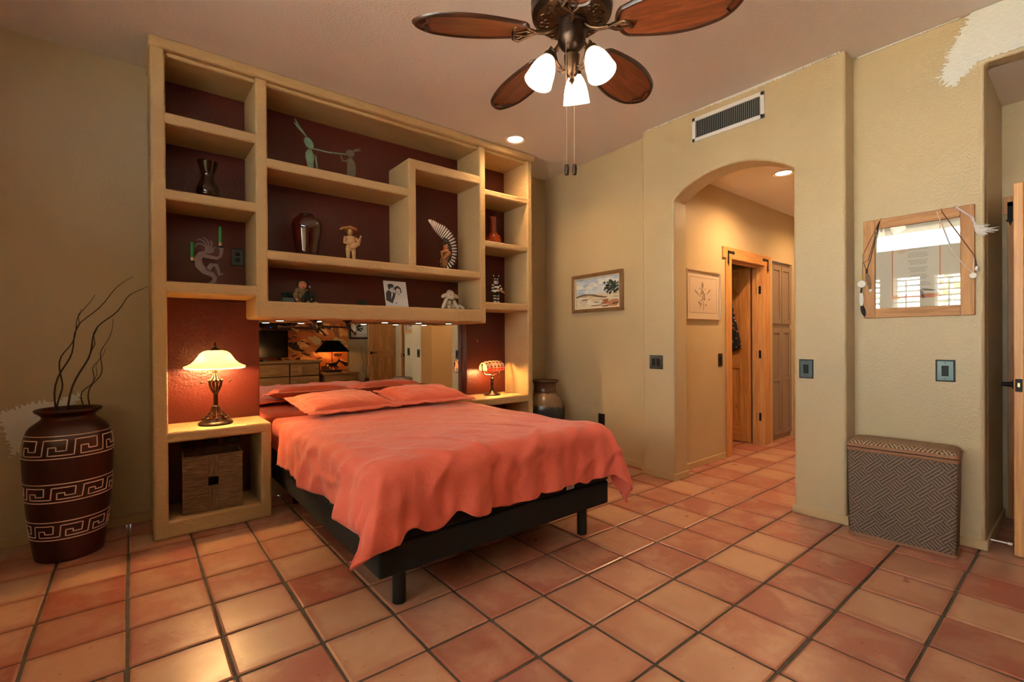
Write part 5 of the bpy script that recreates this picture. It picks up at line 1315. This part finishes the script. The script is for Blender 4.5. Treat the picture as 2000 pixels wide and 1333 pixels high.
# picture hook left in the oxblood panel
HK = obj('wall_hook', B().tube([(0, 0, 0.012), (0, -0.006, 0.0), (0, -0.012, -0.006), (0, -0.014, 0.002)], 0.002, 6).box(-0.004, -0.002, 0.002, 0.004, 0, 0.018), mat_plain('bright_brass', (230, 190, 130), 0.25, 0.9), None, 40, loc=(2.755, YK-0.0005, 1.20))
tag(HK, 'tiny brass picture hook in the oxblood panel above the stained glass lamp', 'hook')
# dark adapters and cords in the left niche
for k, px in enumerate((0.30, 0.44, 0.57)):
    o = obj('power_adapter', bx(-0.045, -0.03, 0, 0.045, 0.03, 0.035), M_black, None, 35, 0.004, loc=(px, YK-0.031, 0.49)); tag(o, 'black plug-in power adapter on the dark niche back, %s' % ('beside the outer side panel', 'between the other two adapters', 'on the bed side')[k], 'adapter', 'power adapters in the niche')

# ------------------------------------------------------------------ doors and casings
def panel_door(name, label, loc, rz, w=0.76, h=2.03, t=0.04, hinge_side=1, lever=True, mat=M_pine, arch=False):
    """leaf in local XZ: x from 0 (hinge) to w, faces at y=+-t/2"""
    r = sroot(name, label, loc, rz)
    st = 0.115
    obj('stile', bx(0, -t/2, 0.01, st, t/2, h), M_pine, r, 35, 0.004); obj('stile', bx(w-st, -t/2, 0.01, w, t/2, h), M_pineedge, r, 35, 0.004)
    for z0, z1 in ((0.01, 0.22), (0.86, 1.02), (h-0.13, h)): obj('rail', bx(st-0.002, -t/2+0.0005, z0, w-st+0.002, t/2-0.0005, z1), M_pineh, r, 35, 0.004)
    n = 4
    for z0, z1 in ((0.215, 0.865), (1.015, h-0.125)):
        for k in range(n):
            x0 = st+(w-2*st)*k/n; x1 = st+(w-2*st)*(k+1)/n
            obj('plank', bx(x0+0.0005, -t/2+0.010, z0, x1-0.0005, t/2-0.010, z1), M_pine, r, 35, 0.004)
    if arch:
        for s in (-1, 1):
            y = s*(t/2-0.002)
            obj('arch_moulding', B().tube([(st+0.01+(w-2*st-0.02)*i/14, y, h-0.30+0.16*math.sin(PI*i/14)) for i in range(15)], 0.006, 6), M_pineh, r, 60)
    if lever:
        for s in (-1, 1):
            hb_ = B().lathe([(0, 0), (0.028, 0), (0.03, 0.004), (0.014, 0.012), (0.010, 0.05), (0, 0.05)], (w-0.06, s*t/2, 0.95), 24, (0, s, 0))
            hb_.tube([(w-0.06, s*(t/2+0.045), 0.95), (w-0.10, s*(t/2+0.05), 0.952), (w-0.155, s*(t/2+0.046), 0.945), (w-0.17, s*(t/2+0.044), 0.942)], [0.010, 0.008, 0.007, 0.006], 8)
            obj('lever_handle', hb_, M_iron, r, 50)
        obj('latch_plate', B().box(w-0.001, -0.014, 0.915, w+0.0015, 0.014, 0.985), M_iron, r, 35, 0.002)
        obj('latch', B().box(w, -0.006, 0.94, w+0.008, 0.006, 0.965), mat_brass, r, 35, 0.002)
    return r
mat_brass = mat_plain('latch_brass', (214, 178, 120), 0.3, 0.9)
def hinge(parent, x, y, z):
    b = B().box(x-0.003, y-0.035, z-0.045, x, y+0.01, z+0.045).cyl((x-0.006, y+0.012, z-0.045), (x-0.006, y+0.012, z+0.045), 0.006)
    return obj('hinge', b, M_iron, parent)
# hallway door: hinged on the far jamb, swung into the next room
d1 = panel_door('door_1', 'knotty pine hallway door standing open', (5.565, 2.515, 0), PI/2, 0.76, 2.03, lever=True, arch=True)
tr = sroot('trim_1', 'clear pine door casing with iron corner brackets in the hallway')
for nm, a, mt_ in (('casing', (4.715, HY-0.016, 0, 4.83, HY, 2.045), M_pineplain), ('casing', (5.595, HY-0.016, 0, 5.745, HY, 2.045), M_pineplain), ('head_casing', (4.655, HY-0.018, 2.035, 5.76, HY, 2.15), M_pineplainh), ('jamb', (4.805, HY-0.005, 0, 4.826, HY+0.125, 2.045), M_pineplain), ('jamb', (5.594, HY-0.005, 0, 5.612, HY+0.125, 2.045), M_pineplain), ('head_jamb', (4.82, HY-0.005, 2.03, 5.60, HY+0.125, 2.048), M_pineplainh), ('stop', (5.582, HY+0.05, 0, 5.596, HY+0.075, 2.03), M_pineplain), ('stop', (4.82, HY+0.05, 2.012, 5.59, HY+0.075, 2.031), M_pineplainh)):
    obj(nm, bx(*a), mt_, tr, 35, 0.003)
def bracket(parent, x, z, s, m=None):
    """flat iron corner bracket, corner at (x, z), arms down and sideways by s"""
    b = B(); mm = m or frame_xz(HY-0.0175)
    b.strip([(x, z+0.014), (x, z-0.10)], [0.028, 0.028], 0.003, mm); b.strip([(x-0.014*s, z), (x+0.10*s, z)], [0.028, 0.028], 0.003, mm)
    b.ell((x, z-0.108), 0.020, 0.012, 0.003, mm); b.strip([(x, z-0.11), (x, z-0.145)], [0.02, 0.002], 0.003, mm)
    b.ell((x+0.108*s, z), 0.012, 0.020, 0.003, mm); b.strip([(x+0.11*s, z), (x+0.145*s, z)], [0.02, 0.002], 0.003, mm)
    obj('corner_bracket', b, M_iron, parent, 0)
bracket(tr, 4.755, 2.10, 1); bracket(tr, 5.675, 2.10, -1)
for z in (0.315, 1.03, 1.765): hinge(tr, 5.594, 2.44, z)
# towel on the hallway door
TW = thing('printed_towel', 'black floral printed cloth hanging on the hallway pine door', 'towel', (5.535, 2.78, 1.02))
tb = B(); n = 14; vs = []
prof_t = [(0.0, 0.06), (0.25, 0.11), (0.5, 0.09), (0.75, 0.055), (1.0, 0.02)]
H_ = 0.90
for j in range(n+1):
    t = j/n; z = H_*t + 0.0
    hw = 0.175*(1-t)**0.9+0.012
    for i in range(9):
        u = -1+2*i/8; sag = -0.08*(1-t)*(u if u < 0 else 0) * 0
        vs.append((-0.012+0.010*math.cos(u*7+t*2)*(1-t*0.6), u*hw, z + (0.09*abs(u)*(1-t)**2)))
fs = [(j*9+i, j*9+i+1, (j+1)*9+i+1, (j+1)*9+i) for j in range(n) for i in range(8)]
def mat_towel():
    m = NT('floral_black_cloth'); vo = m.node('ShaderNodeTexVoronoi'); vo.inputs['Scale'].default_value = 26; m.link(m.coord(), vo.inputs['Vector'])
    f = m.ramp(vo.outputs['Distance'], [(0.24, (1,1,1)), (0.34, (0,0,0))])
    hue = m.ramp(vo.outputs['Color'], [(0.25, lin((196, 176, 168))), (0.45, lin((196, 92, 56))), (0.6, lin((120, 110, 130))), (0.8, lin((206, 150, 120)))])
    m.link(m.mix(m.math('MULTIPLY', f, 0.85), lin((14, 13, 18)), hue), m.b.inputs['Base Color']); m.set(Roughness=0.85); return m.m
to_ = obj('cloth', tb.add(vs, fs), mat_towel(), TW, 180); md = to_.modifiers.new('thick', 'SOLIDIFY'); md.thickness = 0.006
hr = obj('hook', B().box(-0.002, -0.014, 0.86, 0.008, 0.014, 1.02).tube([(0.0, 0, 0.90), (-0.03, 0, 0.885), (-0.045, 0, 0.90), (-0.045, 0, 0.925)], 0.005, 6), M_iron, TW)
# hallway cabinet
CB = thing('linen_cabinet', 'tall taupe built-in linen cabinet at the end of the hallway', 'cabinet', (6.12, HY, 0))
obj('body', B().box(-0.285, 0.03, 0.0, 0.285, 0.42, 2.115), M_cab, CB, 35, 0.003)
for s in (-1, 1):
    x0, x1 = (-0.275, -0.008) if s < 0 else (0.008, 0.275)
    for z0, z1, mid in ((0.06, 1.325, True), (1.385, 2.075, False)):
        d_ = obj('door', bx(x0, 0.018, z0, x1, 0.032, z1), M_cab, CB, 35, 0.003)
        fr_ = B(); e_ = 0.052
        fr_.box(x0, 0.008, z0, x0+e_, 0.0185, z1); fr_.box(x1-e_, 0.008, z0, x1, 0.0185, z1); fr_.box(x0+e_, 0.0082, z0, x1-e_, 0.0185, z0+e_); fr_.box(x0+e_, 0.0082, z1-e_, x1-e_, 0.0185, z1)
        if mid: fr_.box(x0+e_, 0.0082, 0.70, x1-e_, 0.0185, 0.75)
        obj('door_frame', fr_, M_cab, d_, 35, 0.004)
# alcove door (open, latch edge towards the room) and its casing
d2 = panel_door('door_2', 'knotty pine bedroom door standing open at the alcove', (4.545, 0.268, 0), PI, 0.77, 2.06)
tr2 = sroot('trim_2', 'pine casing with iron bracket around the alcove doorway')
for nm, a, mt_ in (('casing', (4.562, 0.245, 0, 4.58, 0.375, 2.04), M_pineplain), ('casing', (4.562, -0.66, 0, 4.58, -0.53, 2.04), M_pineplain), ('head_casing', (4.56, -0.70, 2.035, 4.58, 0.392, 2.15), M_pineplain)): obj(nm, bx(*a), mt_, tr2, 35, 0.003)
bracket(tr2, -0.36, 2.10, 1, Matrix(((0,0,-1,4.561),(-1,0,0,0),(0,1,0,0),(0,0,0,1))))
ds = thing('door_stop', 'white tipped spring door stop low on the alcove wall', 'door stop', (3.86, 0.388, 0.045))
obj('spring', B().cyl((0, 0, 0), (0, -0.07, 0), 0.005), mat_plain('steel_spring', (190, 188, 180), 0.3, 0.8), ds); obj('tip', B().cyl((0, -0.07, 0), (0, -0.088, 0), 0.008), M_whitemetal, ds)
# entry door on the front wall, seen in the mirror
d3 = panel_door('door_3', 'closed knotty pine door on the front wall of the alcove', (4.66-0.02, YF+0.06, 0), PI, 0.68, 2.06)

# ------------------------------------------------------------------ furniture reflected in the mirror (front wall)
DR = thing('dresser', 'long oak dresser with carved drawers under the television', 'dresser', (2.02, YF+0.24, 0))
obj('carcass', bx(-0.82, -0.22, 0.05, 0.82, 0.215, 0.80), mat_plain('oak_carcass_gap_shade', (70, 46, 24), 0.5), DR, 35, 0.004)  # oak carcass darkened so the drawer gaps read as shade lines
obj('top', bx(-0.85, -0.235, 0.80, 0.85, 0.245, 0.845), M_oak, DR, 35, 0.008)
obj('plinth', bx(-0.80, -0.20, 0, 0.80, 0.20, 0.055), M_oak, DR)
for c in range(3):
    xa = -0.80+c*0.535; 
    for rr_ in range(3):
        za = 0.075+rr_*0.24
        dw = obj('drawer', bx(xa+0.015, 0.21, za+0.010, xa+0.520, 0.236, za+0.230), M_oak, DR, 35, 0.004)
        cv = B(); cxm_ = xa+0.267
        for k, (hw_, hh_) in enumerate(((0.17, 0.02), (0.12, 0.045), (0.07, 0.07))): cv.box(cxm_-hw_, 0.234, za+0.12-hh_, cxm_+hw_, 0.244+0.006*k, za+0.12+hh_)
        obj('stepped_carving', cv, M_oak, dw, 35, 0.003)
TV = thing('television', 'flat black television standing on the dresser', 'television', (1.72, YF+0.20, 0.845))
obj('screen', bx(-0.60, 0.0, 0.06, 0.60, 0.045, 0.78), mat_plain('tv_screen', (8, 8, 9), 0.12), TV, 35, 0.006)
obj('stand', B().box(-0.16, -0.08, 0, 0.16, 0.12, 0.012).box(-0.04, 0.0, 0.01, 0.04, 0.03, 0.10), M_black, TV, 35, 0.004)
obj('standby_led', B().sph((0.30, 0.047, 0.62), 0.004, 8, 6), mat_emit('blue_led', (90, 90, 255), 8), TV)
NS = thing('nightstand', 'low oak nightstand under the black lamp beside the dresser', 'nightstand', (3.24, YF+0.25, 0))
obj('carcass', bx(-0.33, -0.22, 0, 0.33, 0.20, 0.545), M_oak, NS, 35, 0.004); obj('top', bx(-0.36, -0.235, 0.545, 0.36, 0.235, 0.585), M_oak, NS, 35, 0.006)
for z in (0.06, 0.305):
    dw = obj('drawer', bx(-0.30, 0.195, z, 0.30, 0.218, z+0.22), M_oak, NS, 35, 0.004); obj('pull', bx(-0.08, 0.216, z+0.10, 0.08, 0.228, z+0.125), M_oak, dw, 35, 0.003)
HL = thing('table_lamp', 'table lamp with a black pyramid shade over a bronze horse, lit', 'lamp', (3.14, YF+0.26, 0.585))
obj('plinth', bx(-0.15, -0.08, 0, 0.15, 0.08, 0.05), M_black, HL, 35, 0.004)
hs = B()
hs.sph((0, 0, 0.16), (0.085, 0.035, 0.042), 14, 8); hs.limb((0.07, 0, 0.175), (0.115, 0, 0.235), 0.030, 0.020); hs.limb((0.115, 0, 0.24), (0.155, 0, 0.205), 0.020, 0.012)
for x0, x1, x2 in ((0.06, 0.095, 0.08), (0.05, 0.03, 0.055), (-0.06, -0.085, -0.07), (-0.05, -0.03, -0.055)):
    hs.limb((x0, 0.01, 0.145), (x1, 0.012, 0.10), 0.018, 0.010); hs.limb((x1, 0.012, 0.10), (x2, 0.012, 0.056), 0.010, 0.007)
hs.tube([(-0.085, 0, 0.175), (-0.12, 0, 0.18), (-0.135, 0, 0.13)], [0.014, 0.016, 0.006], 6); hs.sph((0.118, 0, 0.262), (0.006, 0.006, 0.014), 8, 6)
obj('horse', hs, M_darkbronze, HL, 80)
obj('stem', B().cyl((0, -0.04, 0.05), (0, -0.04, 0.46), 0.008), M_black, HL)
sq = B(); vs = []
for hw_, z in ((0.27, 0.41), (0.105, 0.635)): vs += [(-hw_, -hw_*0.8-0.02, z), (hw_, -hw_*0.8-0.02, z), (hw_, hw_*0.8-0.02, z), (-hw_, hw_*0.8-0.02, z)]
sh_ = obj('shade', sq.add(vs, [(0,1,5,4),(1,2,6,5),(2,3,7,6),(3,0,4,7)]), mat_plain('black_lampshade', (4, 4, 4), 0.95, spec=0.1), HL, 0); sh_.modifiers.new('t', 'SOLIDIFY').thickness = 0.004
obj('finial', B().sph((0, -0.02, 0.655), 0.010, 10, 6).cyl((0, -0.02, 0.46), (0, -0.02, 0.65), 0.003), M_bronze, HL)
obj('bulb', B().sph((0, -0.02, 0.50), (0.03, 0.03, 0.035), 14, 8), M_bulb, HL)
lamp('bulb_light', 'POINT', (0, -0.02, 0.44), 7, (255, 170, 90), HL, 0.03)
# mural
q = random.Random(21); mw, mh = 3.2, 1.75
mu = [(rect(-mw/2, 0, mw/2, mh), (196, 104, 40))]
for k in range(520):
    x, y = q.uniform(-mw/2, mw/2), q.uniform(0, mh); s = q.uniform(0.03, 0.16)
    c = q.choice([(214,120,48),(226,150,70),(190,86,34),(70,38,20),(36,22,14),(150,84,36),(206,164,96),(240,170,96),(24,18,14)] if y < 1.0 else [(222,132,60),(210,108,44),(232,160,90),(110,56,26),(40,24,16)])
    mu.append((clip(dab(x, y, s, s*q.uniform(0.18, 0.5), q, 9, q.gauss(0.25, 0.35), 0.4), -mw/2, 0, mw/2, mh), c))
MU = thing('wall_mural', 'large orange and black canyon landscape canvas behind the television', 'painting', (1.93, YF+0.001, 0.62))
obj('canvas', bx(-mw/2, 0, 0, mw/2, 0.02, mh), M_black, MU, 0); obj('image', prints(mu, Matrix(((-1,0,0,0),(0,0,1,0.0203),(0,1,0,0),(0,0,0,1))), 0.000004), M_print, MU, 0)
q = random.Random(31)
fa = [(rect(-0.25, -0.2, 0.25, 0.2), (206, 204, 196)), (rect(-0.17, -0.13, 0.17, 0.13), (232, 230, 222))]
for k in range(40): fa.append((dab(q.gauss(0, 0.05), q.gauss(0, 0.045), 0.02, 0.014, q), q.choice([(40,52,40),(60,76,58),(30,34,30)])))
picture('framed_print', 'dark framed print of foliage on the front wall beside the mural', (3.78, YF+0.0005, 1.50), PI, 0.42, 0.50, 0.03, M_darkframe, [(clip(p_, -0.18, -0.22, 0.18, 0.22), c_) for p_, c_ in fa], 0, 0.025)
VS = thing('floor_vase', 'slim dark floor vase on the front wall side', 'vase', (3.86, YF+0.22, 0))
lathe_part('body', cr([(0, 0), (0.06, 0), (0.07, 0.02), (0.085, 0.2), (0.06, 0.36), (0.045, 0.40), (0.055, 0.42), (0.04, 0.41), (0.03, 0.3)], 4), M_pot, VS, 32)
for k in range(5):
    a = 1.2*k; twig((3.86+0.02*math.cos(a), YF+0.22+0.02*math.sin(a), 0.31), (3.86+0.16*math.cos(a), YF+0.22+0.08*math.sin(a), 0.95+0.08*k), 40+k, 0.005, 0.02, 'curly branch in the slim dark floor vase, %s of the bunch' % ('shortest', 'second shortest', 'middle one by height', 'second tallest', 'tallest')[k], None, None)
    bpy.context.scene.collection.objects[-1]['group'] = 'branches in the floor vase'

# ------------------------------------------------------------------ shuttered windows on the left wall, daylight outside
M_shut = mat_plain('white_shutter_paint', (226, 218, 204), 0.4)
lvm = mesh('louver', B().obox(Matrix.Rotation(R(-9), 4, 'Y'), 0.062, 0.303, 0.008), M_shut, 0)
for k, c in enumerate(WC):
    w_ = sroot('window_%d' % (k+1), 'narrow window with white plantation shutters', (XL, c, 0.85))
    fr_ = B().box(-0.06, -0.1765, 0, -0.02, -0.1515, 1.26).box(-0.06, 0.1515, 0, -0.02, 0.1765, 1.26).box(-0.06, -0.1515, 0, -0.02, 0.1515, 0.03).box(-0.06, -0.1515, 1.23, -0.02, 0.1515, 1.26)
    obj('shutter_frame', fr_, M_shut, w_, 35, 0.003)
    for j in range(15):
        o = obj('louver', lvm, None, w_); o.location = (-0.04, 0, 0.072+j*0.0797)
    obj('tilt_rod', bx(-0.012, -0.006, 0.06, -0.004, 0.006, 1.20), M_shut, w_)
    obj('glass_pane', bx(-WT+0.02, -0.1765, 0, -WT+0.024, 0.1765, 1.26), M_glass, w_, 0)
wt = sroot('window_9', 'long clerestory window high on the left wall', (XL, 0.43, 2.484))
obj('glass_pane', bx(-WT+0.02, -1.73, 0, -WT+0.024, 1.73, 0.299), M_glass, wt, 0)
obj('sill', bx(-WT, -1.73, 0, 0.0, 1.73, 0.006), M_shut, wt)
struct('ground', bx(-60, -40, -0.3, XL-WT-0.005, 40, -0.14), mat_plain('desert_gravel', (226, 214, 192), 0.9, var=0.1), label='pale desert gravel outside the windows', smooth=0)
M_leaf = mat_plain('pale_leaf', (176, 186, 104), 0.6, var=0.3)  # pale yellow-green leaf colour, varied at random
M_trunk = mat_plain('shrub_stem', (120, 96, 70), 0.8)
def shrub(x, y, h, r_, seed, label):
    q = random.Random(seed); t = thing('desert_shrub', label, 'shrub', (x, y, -0.14))
    st = B()
    for k in range(5):
        a = 1.25*k; st.tube([(0, 0, 0), (0.1*math.cos(a), 0.1*math.sin(a), h*0.35), (r_*0.6*math.cos(a), r_*0.6*math.sin(a), h*0.8)], [0.03, 0.02, 0.008], 6)
    obj('stem', st, M_trunk, t)
    lf = B()
    for k in range(420):
        a = q.uniform(0, 6.28); rr_ = r_*math.sqrt(q.random()); z = h*(0.35+0.65*q.random()*(1-0.5*(rr_/r_)**2)); p = Vector((rr_*math.cos(a), rr_*math.sin(a), z)); d_ = Vector((q.gauss(0, 1), q.gauss(0, 1), q.gauss(0, 1))).normalized(); s_2 = d_.orthogonal().normalized()
        l_ = q.uniform(0.08, 0.2); lf.add([p, p+d_*l_*0.5+s_2*l_*0.2, p+d_*l_, p+d_*l_*0.5-s_2*l_*0.2], [(0, 1, 2, 3)])
    obj('foliage', lf, M_leaf, t, 0)
shrub(-5.4, 1.2, 3.6, 0.9, 1, 'tall sparse desert shrub outside the clerestory window')
shrub(-6.6, 3.9, 4.0, 1.1, 2, 'tallest desert shrub outside the window nearest the back wall')
shrub(-4.6, -1.0, 2.2, 0.8, 3, 'low desert shrub outside the shuttered windows')
